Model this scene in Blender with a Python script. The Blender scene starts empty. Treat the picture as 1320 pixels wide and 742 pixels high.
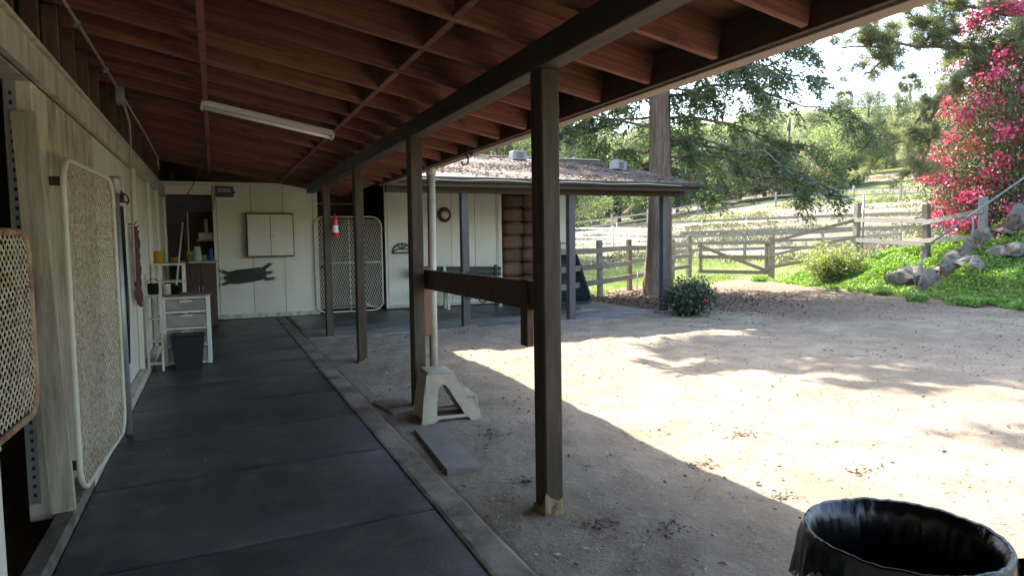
import bpy, bmesh, math, random
import numpy as np
from mathutils import Matrix, Vector, Euler

random.seed(7)
RNG = np.random.default_rng(11)
SC = bpy.context.scene
COL = SC.collection

# ------------------------------------------------------------------ camera
CAM_F, YAW, PITCH, ROLL, CAM_Z = 878.52, 0.41067, 0.070488, -0.013228, 1.5
def cam_axes():
    cy, sy = math.cos(YAW), math.sin(YAW)
    f = np.array([sy * math.cos(PITCH), cy * math.cos(PITCH), -math.sin(PITCH)])
    r = np.array([cy, -sy, 0.0]); u = np.cross(r, f)
    c, s = math.cos(ROLL), math.sin(ROLL)
    return c * r + s * u, -s * r + c * u, f
AX_R, AX_U, AX_F = cam_axes()
CAM_POS = np.array([0, 0, CAM_Z])
cam = bpy.data.cameras.new('camera'); cam.sensor_width = 36.0; cam.lens = CAM_F / 1320 * 36.0
cam.clip_start = 0.05; cam.clip_end = 3000
cam_o = bpy.data.objects.new('camera', cam); COL.objects.link(cam_o)
cam_o.matrix_world = Matrix(((AX_R[0], AX_U[0], -AX_F[0], 0), (AX_R[1], AX_U[1], -AX_F[1], 0), (AX_R[2], AX_U[2], -AX_F[2], CAM_Z), (0, 0, 0, 1)))
SC.camera = cam_o

# ------------------------------------------------------------------ sky, sun, exposure
TO_SUN = Vector((-0.107, 0.79, 1.0)).normalized()
SUN_EL = math.asin(TO_SUN.z); SUN_AZ = math.atan2(TO_SUN.x, TO_SUN.y)
world = bpy.data.worlds.new('World'); SC.world = world; world.use_nodes = True
wn = world.node_tree.nodes; wl = world.node_tree.links
sky = wn.new('ShaderNodeTexSky'); sky.sky_type = 'NISHITA'; sky.sun_disc = False
sky.sun_elevation = SUN_EL; sky.sun_rotation = SUN_AZ
sky.air_density = 1.2; sky.dust_density = 2.2; sky.ozone_density = 1.0
wl.new(sky.outputs[0], wn['Background'].inputs[0]); wn['Background'].inputs[1].default_value = 0.15
sun = bpy.data.lights.new('sun', 'SUN'); sun.energy = 3.5; sun.angle = math.radians(0.53); sun.color = (1.0, 0.94, 0.84)
sun_o = bpy.data.objects.new('sun', sun); COL.objects.link(sun_o)
sun_o.rotation_euler = TO_SUN.to_track_quat('Z', 'Y').to_euler(); sun_o.location = (0, 0, 30)
SC.view_settings.view_transform = 'Standard'; SC.view_settings.look = 'None'
SC.view_settings.gamma = 1.0; SC.view_settings.use_curve_mapping = False
SC.view_settings.exposure = 2.6
SC.render.engine = 'CYCLES'
SC.cycles.max_bounces = 8; SC.cycles.diffuse_bounces = 5; SC.cycles.glossy_bounces = 3
SC.cycles.transmission_bounces = 4; SC.cycles.transparent_max_bounces = 8
SC.cycles.use_denoising = True; SC.cycles.sample_clamp_indirect = 6.0

# ------------------------------------------------------------------ materials
MATS = {}
def _base(name):
    m = bpy.data.materials.new(name); m.use_nodes = True
    nt = m.node_tree; return m, nt, nt.nodes, nt.links, nt.nodes['Principled BSDF']
def M(name, c1, c2=None, scale=4.0, rough=0.75, bump=0.15, bscale=None, stretch=(1, 1, 1), metal=0.0, spec=0.4,
      dirt=None, dscale=2.0, dlo=0.5, dhi=0.7, dstretch=(1, 1, 1), var=0.12, rvar=0.1, sheen=0.0):
    """two-tone noise colour + optional stain colour + bump, shifted per object"""
    if name in MATS: return MATS[name]
    m, nt, N, L, P = _base(name)
    c2 = c2 or tuple(x * 0.7 for x in c1)
    tc = N.new('ShaderNodeTexCoord'); oi = N.new('ShaderNodeObjectInfo')
    off = N.new('ShaderNodeVectorMath'); off.operation = 'MULTIPLY_ADD'
    comb = N.new('ShaderNodeCombineXYZ')
    for i in range(3): L.new(oi.outputs['Random'], comb.inputs[i])
    L.new(comb.outputs[0], off.inputs[0]); off.inputs[1].default_value = (37, 53, 71); L.new(tc.outputs['Object'], off.inputs[2])
    def noise(sc, st, det=8.0, ro=0.6):
        mp = N.new('ShaderNodeVectorMath'); mp.operation = 'MULTIPLY'; mp.inputs[1].default_value = st
        L.new(off.outputs[0], mp.inputs[0])
        n = N.new('ShaderNodeTexNoise'); n.inputs['Scale'].default_value = sc; n.inputs['Detail'].default_value = det
        n.inputs['Roughness'].default_value = ro; L.new(mp.outputs[0], n.inputs['Vector']); return n
    n1 = noise(scale, stretch)
    r1 = N.new('ShaderNodeMapRange'); r1.inputs[1].default_value = 0.3; r1.inputs[2].default_value = 0.7
    L.new(n1.outputs[0], r1.inputs[0])
    mix = N.new('ShaderNodeMix'); mix.data_type = 'RGBA'
    mix.inputs[6].default_value = (*c1, 1); mix.inputs[7].default_value = (*c2, 1); L.new(r1.outputs[0], mix.inputs[0])
    col = mix.outputs[2]
    if dirt:
        n2 = noise(dscale, dstretch, 10.0, 0.65)
        r2 = N.new('ShaderNodeMapRange'); r2.inputs[1].default_value = dlo; r2.inputs[2].default_value = dhi
        L.new(n2.outputs[0], r2.inputs[0])
        mx = N.new('ShaderNodeMix'); mx.data_type = 'RGBA'; L.new(r2.outputs[0], mx.inputs[0])
        L.new(col, mx.inputs[6]); mx.inputs[7].default_value = (*dirt, 1); col = mx.outputs[2]
    if var:
        hv = N.new('ShaderNodeHueSaturation'); rr = N.new('ShaderNodeMapRange')
        rr.inputs[3].default_value = 1 - var; rr.inputs[4].default_value = 1 + var
        L.new(oi.outputs['Random'], rr.inputs[0]); L.new(rr.outputs[0], hv.inputs['Value']); L.new(col, hv.inputs['Color']); col = hv.outputs[0]
    L.new(col, P.inputs['Base Color'])
    rg = N.new('ShaderNodeMapRange'); rg.inputs[3].default_value = max(0.02, rough - rvar); rg.inputs[4].default_value = min(1, rough + rvar)
    L.new(n1.outputs[0], rg.inputs[0]); L.new(rg.outputs[0], P.inputs['Roughness'])
    P.inputs['Metallic'].default_value = metal; P.inputs['Specular IOR Level'].default_value = spec
    if bump:
        n3 = noise(bscale or scale * 6, stretch, 6.0)
        b = N.new('ShaderNodeBump'); b.inputs['Strength'].default_value = bump; b.inputs['Distance'].default_value = 0.01
        L.new(n3.outputs[0], b.inputs['Height']); L.new(b.outputs[0], P.inputs['Normal'])
    MATS[name] = m; return m
def leafmat(name, c1, c2, trans=0.45, tmul=1.5, rough=0.55, gloss=0.08):
    if name in MATS: return MATS[name]
    m, nt, N, L, P = _base(name)
    N.remove(P); out = N['Material Output']
    g = N.new('ShaderNodeNewGeometry'); oi = N.new('ShaderNodeObjectInfo')
    mix = N.new('ShaderNodeMix'); mix.data_type = 'RGBA'
    mix.inputs[6].default_value = (*c1, 1); mix.inputs[7].default_value = (*c2, 1)
    L.new(g.outputs['Random Per Island'], mix.inputs[0])
    hv = N.new('ShaderNodeHueSaturation'); rr = N.new('ShaderNodeMapRange'); rr.inputs[3].default_value = 0.85; rr.inputs[4].default_value = 1.15
    L.new(oi.outputs['Random'], rr.inputs[0]); L.new(rr.outputs[0], hv.inputs['Value']); L.new(mix.outputs[2], hv.inputs['Color'])
    d = N.new('ShaderNodeBsdfDiffuse'); t = N.new('ShaderNodeBsdfTranslucent'); gl = N.new('ShaderNodeBsdfGlossy')
    gl.inputs['Roughness'].default_value = rough
    tm = N.new('ShaderNodeMix'); tm.data_type = 'RGBA'; tm.blend_type = 'MULTIPLY'; tm.inputs[0].default_value = 1
    tm.inputs[7].default_value = (tmul, tmul * 1.05, tmul * 0.6, 1)
    L.new(hv.outputs[0], tm.inputs[6]); L.new(hv.outputs[0], d.inputs[0]); L.new(tm.outputs[2], t.inputs[0])
    ms = N.new('ShaderNodeMixShader'); ms.inputs[0].default_value = trans
    L.new(d.outputs[0], ms.inputs[1]); L.new(t.outputs[0], ms.inputs[2])
    m2 = N.new('ShaderNodeMixShader'); m2.inputs[0].default_value = gloss
    L.new(ms.outputs[0], m2.inputs[1]); L.new(gl.outputs[0], m2.inputs[2]); L.new(m2.outputs[0], out.inputs[0])
    MATS[name] = m; return m

WHITE = M('white_painted_board', (0.76, 0.72, 0.6), (0.68, 0.63, 0.51), 3, 0.6, 0.12, 40, (1, 1, 0.4), dirt=(0.42, 0.36, 0.27), dscale=2.2, dlo=0.62, dhi=0.9, dstretch=(3, 3, 0.5), var=0.04)
WHITE_WORN = M('worn_white_paint', (0.68, 0.63, 0.5), (0.52, 0.46, 0.35), 5, 0.7, 0.25, 40, (1, 1, 0.4), dirt=(0.22, 0.16, 0.105), dscale=3.2, dlo=0.46, dhi=0.76, dstretch=(3, 3, 0.8), var=0.06)
RED = M('red_stained_rafter', (0.26, 0.108, 0.066), (0.095, 0.036, 0.024), 3.5, 0.75, 0.35, 24, (0.45, 13, 13), dirt=(0.045, 0.02, 0.015), dscale=2.5, dlo=0.56, dhi=0.74, dstretch=(1.2, 3, 3), var=0.28)
REDDECK = M('red_brown_plywood', (0.17, 0.066, 0.038), (0.09, 0.034, 0.022), 2.5, 0.8, 0.2, 20, (0.6, 4, 4), dirt=(0.06, 0.03, 0.02), dscale=1.6, dlo=0.55, dhi=0.75, var=0)
DARKWOOD = M('dark_brown_stained_timber', (0.088, 0.062, 0.037), (0.042, 0.029, 0.018), 4, 0.7, 0.25, 30, (5, 5, 0.6), dirt=(0.17, 0.125, 0.08), dscale=7, dlo=0.58, dhi=0.78, dstretch=(4, 4, 0.4), var=0.12)
BEAMWOOD = M('dark_beam_timber', (0.06, 0.042, 0.026), (0.038, 0.027, 0.017), 4, 0.7, 0.25, 30, (5, 0.5, 5), dirt=(0.1, 0.075, 0.05), dscale=4, dlo=0.62, dhi=0.85, var=0)
TANTRIM = M('tan_grey_fascia_paint', (0.3, 0.23, 0.18), (0.24, 0.185, 0.145), 3, 0.65, 0.15, 25, (4, 0.5, 4), dirt=(0.13, 0.1, 0.08), dscale=3, dlo=0.6, dhi=0.8, var=0.05)
GREYPOST = M('blue_grey_painted_post', (0.092, 0.08, 0.07), (0.06, 0.052, 0.046), 4, 0.65, 0.2, 30, (4, 4, 0.6), dirt=(0.16, 0.13, 0.1), dscale=4, dlo=0.62, dhi=0.8, var=0.08)
RAILWOOD = M('weathered_brown_plank', (0.15, 0.078, 0.045), (0.07, 0.036, 0.022), 6, 0.75, 0.35, 40, (7, 7, 0.7), dirt=(0.22, 0.15, 0.1), dscale=9, dlo=0.6, dhi=0.8, dstretch=(4, 4, 0.5), var=0.1)
STUD = M('dark_stud_wood', (0.17, 0.105, 0.062), (0.1, 0.06, 0.036), 4, 0.8, 0.2, 30, (5, 5, 0.6), var=0.25)
RUBBER = M('black_rubber_mat', (0.075, 0.082, 0.094), (0.022, 0.024, 0.028), 1.1, 0.42, 0.35, 90, dirt=(0.12, 0.1, 0.078), dscale=5.0, dlo=0.5, dhi=0.74, var=0.16, rvar=0.2, spec=0.5)
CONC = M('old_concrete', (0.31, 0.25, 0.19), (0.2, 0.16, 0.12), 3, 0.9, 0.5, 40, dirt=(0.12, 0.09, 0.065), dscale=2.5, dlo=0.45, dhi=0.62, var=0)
SLAB = M('porch_concrete', (0.235, 0.21, 0.18), (0.16, 0.142, 0.12), 2, 0.85, 0.3, 40, dirt=(0.09, 0.08, 0.07), dscale=1.2, dlo=0.5, dhi=0.7, var=0)  # grey-brown concrete with darker blotches
RUSTWHITE = M('rusty_white_wire', (0.7, 0.64, 0.5), (0.58, 0.5, 0.36), 6, 0.65, 0.0, dirt=(0.27, 0.14, 0.07), dscale=30, dlo=0.44, dhi=0.66, var=0)
CREAMWIRE = M('cream_painted_wire', (0.7, 0.66, 0.52), (0.6, 0.55, 0.42), 6, 0.6, 0.0, dirt=(0.3, 0.17, 0.08), dscale=7, dlo=0.62, dhi=0.78, var=0)
RUSTY = M('rusty_brown_wire', (0.3, 0.17, 0.09), (0.42, 0.32, 0.2), 8, 0.75, 0.0, dirt=(0.16, 0.065, 0.03), dscale=10, dlo=0.45, dhi=0.65, var=0)
GALV = M('galvanised_pipe', (0.4, 0.41, 0.4), (0.28, 0.29, 0.29), 8, 0.45, 0.1, metal=0.5, dirt=(0.22, 0.15, 0.1), dscale=6, dlo=0.6, dhi=0.75, var=0.05)
PVC = M('dusty_white_pvc', (0.46, 0.42, 0.33), (0.36, 0.32, 0.25), 5, 0.5, 0.05, dirt=(0.34, 0.28, 0.2), dscale=6, dlo=0.55, dhi=0.75, var=0.04)
PLASTICW = M('scuffed_white_plastic', (0.44, 0.385, 0.295), (0.3, 0.25, 0.18), 6, 0.5, 0.08, dirt=(0.33, 0.27, 0.2), dscale=6, dlo=0.55, dhi=0.85, var=0.03)
CLEANWHITE = M('white_plastic', (0.7, 0.69, 0.63), (0.62, 0.6, 0.54), 4, 0.4, 0.03, dirt=(0.4, 0.35, 0.28), dscale=4, dlo=0.62, dhi=0.8, var=0.05)
BLACKP = M('black_plastic', (0.02, 0.02, 0.021), (0.013, 0.013, 0.014), 6, 0.4, 0.05, var=0.1)
BLACKM = M('black_iron', (0.025, 0.024, 0.023), (0.05, 0.035, 0.025), 10, 0.55, 0.1, metal=0.3, var=0.1)
REDP = M('red_enamel', (0.55, 0.03, 0.03), (0.42, 0.02, 0.02), 4, 0.3, 0.0, var=0)
GREENP = M('dark_green_plastic', (0.014, 0.034, 0.028), (0.010, 0.024, 0.02), 5, 0.42, 0.05, dirt=(0.06, 0.06, 0.05), dscale=5, dlo=0.6, dhi=0.8, var=0)
GREENB = M('dark_green_bench_paint', (0.035, 0.042, 0.032), (0.024, 0.03, 0.023), 5, 0.6, 0.15, 30, (0.5, 5, 5), var=0.1)
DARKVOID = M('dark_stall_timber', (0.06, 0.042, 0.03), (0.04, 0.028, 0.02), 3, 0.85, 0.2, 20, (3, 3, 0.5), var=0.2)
BALE = M('brown_bale', (0.165, 0.08, 0.042), (0.09, 0.043, 0.024), 5, 0.6, 0.6, 18, (1.0, 1, 3), dirt=(0.25, 0.16, 0.1), dscale=6, dlo=0.62, dhi=0.8, var=0.25)
FENCEW = M('weathered_grey_fence_wood', (0.27, 0.23, 0.175), (0.17, 0.142, 0.108), 4, 0.85, 0.3, 30, (2, 2, 2), dirt=(0.13, 0.1, 0.075), dscale=3, dlo=0.55, dhi=0.75, var=0.18)
FENCEPALE = M('bleached_fence_wood', (0.3, 0.28, 0.245), (0.22, 0.2, 0.175), 3, 0.85, 0.2, 30, (2, 2, 2), dirt=(0.22, 0.2, 0.17), dscale=3, dlo=0.55, dhi=0.75, var=0.15)
BARK = M('redwood_bark', (0.22, 0.16, 0.12), (0.085, 0.058, 0.044), 5, 0.9, 1.0, 12, (6, 6, 0.5), dirt=(0.26, 0.19, 0.14), dscale=4, dlo=0.6, dhi=0.75, dstretch=(4, 4, 0.4), var=0.05)
BARKG = M('grey_bark', (0.2, 0.17, 0.14), (0.11, 0.09, 0.07), 5, 0.9, 0.8, 12, (4, 4, 0.6), var=0.15)
ROCK = M('grey_brown_boulder', (0.22, 0.19, 0.16), (0.11, 0.095, 0.082), 4, 0.9, 1.0, 9, dirt=(0.06, 0.05, 0.04), dscale=6, dlo=0.52, dhi=0.64, var=0.18)
ROOFG = M('grey_roll_roofing', (0.13, 0.115, 0.105), (0.085, 0.073, 0.066), 3, 0.9, 0.3, 40, dirt=(0.12, 0.07, 0.05), dscale=1.5, dlo=0.42, dhi=0.62, var=0)
LITTERW = leafmat('dry_leaf_litter', (0.2, 0.125, 0.085), (0.075, 0.044, 0.032), 0.2, 1.1)
STRAW = leafmat('straw_bits', (0.5, 0.4, 0.26), (0.2, 0.14, 0.09), 0.15, 1.1)
PETAL = leafmat('fallen_magenta_petals', (0.5, 0.13, 0.2), (0.34, 0.12, 0.12), 0.2, 1.2)
L_RED = leafmat('redwood_leaf', (0.035, 0.068, 0.026), (0.085, 0.125, 0.038), 0.45, 1.7)
L_PINE = leafmat('pine_needle', (0.17, 0.2, 0.12), (0.3, 0.31, 0.19), 0.55, 1.35)
L_BOUG = leafmat('bougainvillea_leaf', (0.03, 0.055, 0.02), (0.075, 0.105, 0.03), 0.4, 1.6)
L_MAG = leafmat('bougainvillea_bract', (0.48, 0.025, 0.13), (0.62, 0.075, 0.22), 0.42, 1.1)
L_ROSE = leafmat('rose_leaf', (0.022, 0.05, 0.02), (0.06, 0.09, 0.03), 0.4, 1.5)
L_BUSH = leafmat('sunny_bush_leaf', (0.1, 0.15, 0.025), (0.24, 0.26, 0.06), 0.45, 1.4)
L_COVER = leafmat('ground_cover_leaf', (0.085, 0.18, 0.016), (0.19, 0.3, 0.036), 0.5, 1.5)
L_GRASS = leafmat('grass_blade', (0.1, 0.16, 0.03), (0.2, 0.235, 0.07), 0.5, 1.4)
L_OAK = leafmat('olive_green_leaf', (0.075, 0.105, 0.04), (0.16, 0.18, 0.075), 0.45, 1.5)
L_LIGHT = leafmat('light_green_leaf', (0.095, 0.13, 0.042), (0.18, 0.21, 0.08), 0.5, 1.4)
L_EUC = leafmat('grey_green_leaf', (0.1, 0.12, 0.07), (0.18, 0.195, 0.12), 0.42, 1.3)
L_DARK = leafmat('dark_green_leaf', (0.03, 0.055, 0.025), (0.075, 0.1, 0.04), 0.35, 1.5)
L_SCRUB = leafmat('dry_scrub_leaf', (0.13, 0.11, 0.07), (0.22, 0.2, 0.125), 0.4, 1.2)
L_PALM = leafmat('palm_frond', (0.06, 0.08, 0.035), (0.12, 0.13, 0.06), 0.35, 1.3)

# ------------------------------------------------------------------ object helpers
ORG = {}
def tag(o, label=None, cat=None, group=None, kind=None):
    if label: o['label'] = label
    if cat: o['category'] = cat
    if group: o['group'] = group
    if kind: o['kind'] = kind
    return o
def thing(name, label, cat, loc=(0, 0, 0), group=None, rz=0.0):
    o = bpy.data.objects.new(name, None); COL.objects.link(o); o.empty_display_size = 0.1
    o.location = loc; o.rotation_euler.z = rz; ORG[o.name] = Vector(loc) if rz == 0 else Vector((0, 0, 0))
    return tag(o, label, cat, group)
def add_mesh(name, me, parent=None, loc=None, rot=None):
    o = bpy.data.objects.new(name, me); COL.objects.link(o)
    if parent is not None: o.parent = parent
    base = ORG[parent.name] if parent is not None else Vector((0, 0, 0))
    if loc is not None:
        o.location = Vector(loc) - base; ORG[o.name] = Vector(loc)
    else:
        ORG[o.name] = base.copy()
    if rot is not None: o.rotation_euler = rot
    return o
class MB:
    """collects shapes in world (or local) coordinates into one mesh"""
    def __init__(s): s.v = []; s.f = []; s.sm = []
    def add(s, vs, fs, smooth=False):
        n = len(s.v); s.v += [tuple(p) for p in vs]; s.f += [tuple(i + n for i in f) for f in fs]; s.sm += [smooth] * len(fs); return s
    def box(s, c, d, rot=None, bev=0.0):
        x, y, z = (q / 2 for q in d); R = Euler(rot).to_matrix() if rot is not None else None
        C = Vector(c)
        if bev <= 0:
            vs = [Vector((i * x, j * y, k * z)) for i in (-1, 1) for j in (-1, 1) for k in (-1, 1)]
            fs = [(0, 1, 3, 2), (4, 6, 7, 5), (0, 4, 5, 1), (2, 3, 7, 6), (0, 2, 6, 4), (1, 5, 7, 3)]
        else:
            bm = bmesh.new(); bmesh.ops.create_cube(bm, size=1)
            for v in bm.verts: v.co = Vector((v.co.x * d[0], v.co.y * d[1], v.co.z * d[2]))
            bmesh.ops.bevel(bm, geom=list(bm.edges), offset=bev, segments=1, affect='EDGES')
            bm.verts.index_update(); vs = [v.co.copy() for v in bm.verts]; fs = [[v.index for v in f.verts] for f in bm.faces]; bm.free()
        if R: vs = [R @ v for v in vs]
        return s.add([C + v for v in vs], fs)
    def bar(s, p0, p1, w, h, up=(0, 0, 1), bev=0.0, taper=1.0):
        """box section bar from p0 to p1: w across, h along up"""
        p0 = Vector(p0); p1 = Vector(p1); a = (p1 - p0); L = a.length; a.normalize()
        u = Vector(up); b = a.cross(u)
        if b.length < 1e-4: b = a.cross(Vector((1, 0, 0)))
        b.normalize(); u = b.cross(a).normalized()
        vs = []
        for p, k in ((p0, 1.0), (p1, taper)):
            for i, j in ((-1, -1), (1, -1), (1, 1), (-1, 1)): vs.append(p + b * (i * w / 2 * k) + u * (j * h / 2 * k))
        return s.add(vs, [(0, 1, 2, 3)[::-1], (4, 5, 6, 7), (0, 1, 5, 4), (1, 2, 6, 5), (2, 3, 7, 6), (3, 0, 4, 7)])
    def tube(s, path, r, n=8, cap=True):
        pts = [Vector(p) for p in path]; rs = r if hasattr(r, '__len__') else [r] * len(pts)
        vs = []; prev = None
        for i, p in enumerate(pts):
            t = (pts[min(i + 1, len(pts) - 1)] - pts[max(i - 1, 0)])
            if t.length < 1e-6: t = Vector((0, 0, 1))
            t.normalize()
            if prev is None:
                b = t.cross(Vector((0, 0, 1)))
                if b.length < 0.05: b = t.cross(Vector((1, 0, 0)))
            else: b = prev - t * prev.dot(t)
            b.normalize(); prev = b; c = t.cross(b)
            for k in range(n):
                a = 2 * math.pi * k / n; vs.append(p + (b * math.cos(a) + c * math.sin(a)) * rs[i])
        fs = []
        for i in range(len(pts) - 1):
            for k in range(n):
                k2 = (k + 1) % n; fs.append((i * n + k, i * n + k2, (i + 1) * n + k2, (i + 1) * n + k))
        s.add(vs, fs, True)
        if cap and n > 2:
            base = len(s.v) - len(vs)
            s.f += [tuple(base + k for k in range(n))[::-1], tuple(base + (len(pts) - 1) * n + k for k in range(n))]; s.sm += [False, False]
        return s
    def lathe(s, prof, c=(0, 0, 0), n=24, fn=None):
        """prof: list of (r, z); fn(angle, i) -> (radius factor, dz)"""
        vs = []
        for i, (r, z) in enumerate(prof):
            for k in range(n):
                a = 2 * math.pi * k / n; fr, dz = fn(a, i) if fn else (1, 0)
                vs.append((c[0] + r * fr * math.cos(a), c[1] + r * fr * math.sin(a), c[2] + z + dz))
        fs = [(i * n + k, i * n + (k + 1) % n, (i + 1) * n + (k + 1) % n, (i + 1) * n + k) for i in range(len(prof) - 1) for k in range(n)]
        return s.add(vs, fs, True)
    def ring_plate(s, outer, inner, t, xf):
        """closed plate with a hole: loops of equal length in 2D, thickness t, xf(u, v, w) -> point"""
        n = len(outer); vs = []
        for w in (0, t):
            for u, v in outer: vs.append(xf(u, v, w))
            for u, v in inner: vs.append(xf(u, v, w))
        fs = []
        for k in range(n):
            k2 = (k + 1) % n; o0, o1, i0, i1 = k, k2, n + k, n + k2; T = 2 * n
            fs += [(o0, o1, i1, i0), (T + o1, T + o0, T + i0, T + i1), (o1, o0, T + o0, T + o1), (i0, i1, T + i1, T + i0)]
        return s.add(vs, fs)
    def mesh(s, name, mat, org=Vector((0, 0, 0))):
        me = bpy.data.meshes.new(name); me.from_pydata([(v[0] - org[0], v[1] - org[1], v[2] - org[2]) for v in s.v], [], s.f)
        me.polygons.foreach_set('use_smooth', s.sm); me.materials.append(mat); me.update(); return me
    def build(s, name, mat, parent=None, local=False):
        org = Vector((0, 0, 0)) if (parent is None or local) else ORG[parent.name]
        return add_mesh(name, s.mesh(name, mat, org), parent)
    def top(s, name, mat, label, cat, group=None, kind=None, loc=None):
        loc = Vector(loc) if loc is not None else Vector((sum(v[0] for v in s.v) / len(s.v), sum(v[1] for v in s.v) / len(s.v), min(v[2] for v in s.v)))
        o = add_mesh(name, s.mesh(name, mat, loc), None, loc); return tag(o, label, cat, group, kind)
_BOX = {}
def box_mesh(d, mat, bev=0.004):
    k = (tuple(round(q, 4) for q in d), mat.name, bev)
    if k not in _BOX: _BOX[k] = MB().box((0, 0, 0), d, bev=bev).mesh('piece', mat)
    return _BOX[k]
def piece(name, d, mat, parent, loc, rot=None, bev=0.004):
    return add_mesh(name, box_mesh(d, mat, bev), parent, loc, rot)

def quads_mesh(name, V, mat, org=(0, 0, 0)):
    """V: (n,4,3) array of separate quads"""
    n = len(V); me = bpy.data.meshes.new(name)
    me.vertices.add(n * 4); me.vertices.foreach_set('co', (V - np.asarray(org, float)).reshape(-1).astype(np.float32))
    me.loops.add(n * 4); me.loops.foreach_set('vertex_index', np.arange(n * 4, dtype=np.int32))
    me.polygons.add(n); me.polygons.foreach_set('loop_start', np.arange(0, n * 4, 4, dtype=np.int32))
    me.materials.append(mat); me.update(calc_edges=True); me.validate(); return me
def unit(a): return a / np.maximum(np.linalg.norm(a, axis=-1, keepdims=True), 1e-9)
def leaves(P, A, L, W, rng=RNG, fold=0.0):
    """diamond leaves: P base points, A axis directions, L lengths, W widths"""
    n = len(P); A = unit(A); r = unit(rng.normal(size=(n, 3))); B = unit(np.cross(A, r))
    L = np.broadcast_to(L, (n,))[:, None]; W = np.broadcast_to(W, (n,))[:, None]
    N_ = np.cross(A, B)
    return np.stack([P, P + A * L * 0.45 + B * W / 2 + N_ * W * fold, P + A * L, P + A * L * 0.45 - B * W / 2 + N_ * W * fold], 1)
def needles(P, A, L, W, rng=RNG):
    n = len(P); A = unit(A); B = unit(np.cross(A, unit(rng.normal(size=(n, 3)))))
    L = np.broadcast_to(L, (n,))[:, None]; W = np.broadcast_to(W, (n,))[:, None]
    return np.stack([P - B * W / 2, P + B * W / 2, P + A * L + B * W / 4, P + A * L - B * W / 4], 1)

# ------------------------------------------------------------------ pixel helpers (a pixel gives a direction, the ground gives the distance)
def ray(px, py):
    d = AX_R * ((px - 660) / CAM_F) - AX_U * ((py - 371) / CAM_F) + AX_F; return d
def onY(px, py, Y): d = ray(px, py); return CAM_POS + d * (Y / d[1])
def onX(px, py, X): d = ray(px, py); return CAM_POS + d * (X / d[0])
def onZ(px, py, Z=0.0): d = ray(px, py); return CAM_POS + d * ((Z - CAM_Z) / d[2])
def at(px, py, dist): d = ray(px, py); return CAM_POS + d * (dist / math.hypot(d[0], d[1]))
def sstep(a, b, x): t = np.clip((x - a) / (b - a), 0, 1); return t * t * (3 - 2 * t)
BY = [-10, 2, 7.9, 12.5, 16.5, 18.5, 20]; BX = [12, 13, 14.1, 15.5, 16.6, 17.5, 18.5]
SY = [-10, 9, 10.8, 12.65, 16, 18.6]; SS = [.5, .55, .6, .46, .26, 0]
UU = [0, 27, 40, 50, 60, 77, 100, 130, 200, 320]; UZ = [0, 0, .7, 1.5, 2.4, 4.0, 6.5, 11, 27, 52]
WAVES = [(3.0 * 1.32 ** k, 2.4 * k * k + 1.1 * k, 1.7 * k, .0052 * .93 ** k) for k in range(11)]
def uv_of(x, y): return .643 * x + .766 * y, .766 * x - .643 * y
def terrain(x, y):
    x = np.asarray(x, float); y = np.asarray(y, float)
    u, v = uv_of(x, y)
    z = np.interp(u, UU, UZ) + 0.09 * np.clip((u - 35) / 40, 0, 1.2) * np.clip(v, -40, 30)
    z = np.where(u > 27, np.maximum(z, 0.0), z)
    xe = np.interp(y, BY, BX) + 0.22 * np.sin(y * 1.7) + 0.12 * np.sin(y * 4.1); s = np.interp(y, SY, SS)
    t = np.maximum(0, x - xe); k = sstep(9.6, 12.0, y)
    tt = np.where(t < 0.8, t * t / 1.6, t - 0.4)
    up = s * np.minimum(tt, 2.9)
    far_hi = s * 2.9 + 0.28 * np.clip(tt - 2.9, 0, 9)
    far_lo = s * 2.9 * np.exp(-np.clip(tt - 3.6, 0, 40) / 3.5)
    bank = np.where(tt < 2.9, up, far_hi * (1 - k) + far_lo * k)
    z = z + bank * (1 - sstep(30, 40, u))
    near = 1 - sstep(20, 30, np.hypot(x, y))
    hoof = sum(a_ * np.sin(x * f_ * math.cos(t_) + y * f_ * math.sin(t_) + p_) for f_, t_, p_, a_ in WAVES)
    z = z + near * sstep(1.3, 1.7, x) * np.clip(hoof, -.02, .012)
    z = z + near * sstep(1.3, 1.9, x) * (0.018 * np.sin(x * 2.1 + 1.3 * np.sin(y * 1.1)) * np.sin(y * 1.7 + x * .6) + 0.01 * np.sin(5.1 * x + 2 * y) * np.sin(4.3 * y - x))
    return z
def tz(x, y): return float(terrain(x, y))
def hit(px, py, dmax=250):
    d = ray(px, py); d = d / math.hypot(d[0], d[1]); t = 4.0
    while t < dmax:
        p = CAM_POS + d * t
        if p[2] <= tz(p[0], p[1]): return p
        t += 0.25
    return CAM_POS + d * dmax
def ground_at(px, dist): p = at(px, 300, dist); return np.array([p[0], p[1], tz(p[0], p[1])])

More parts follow.
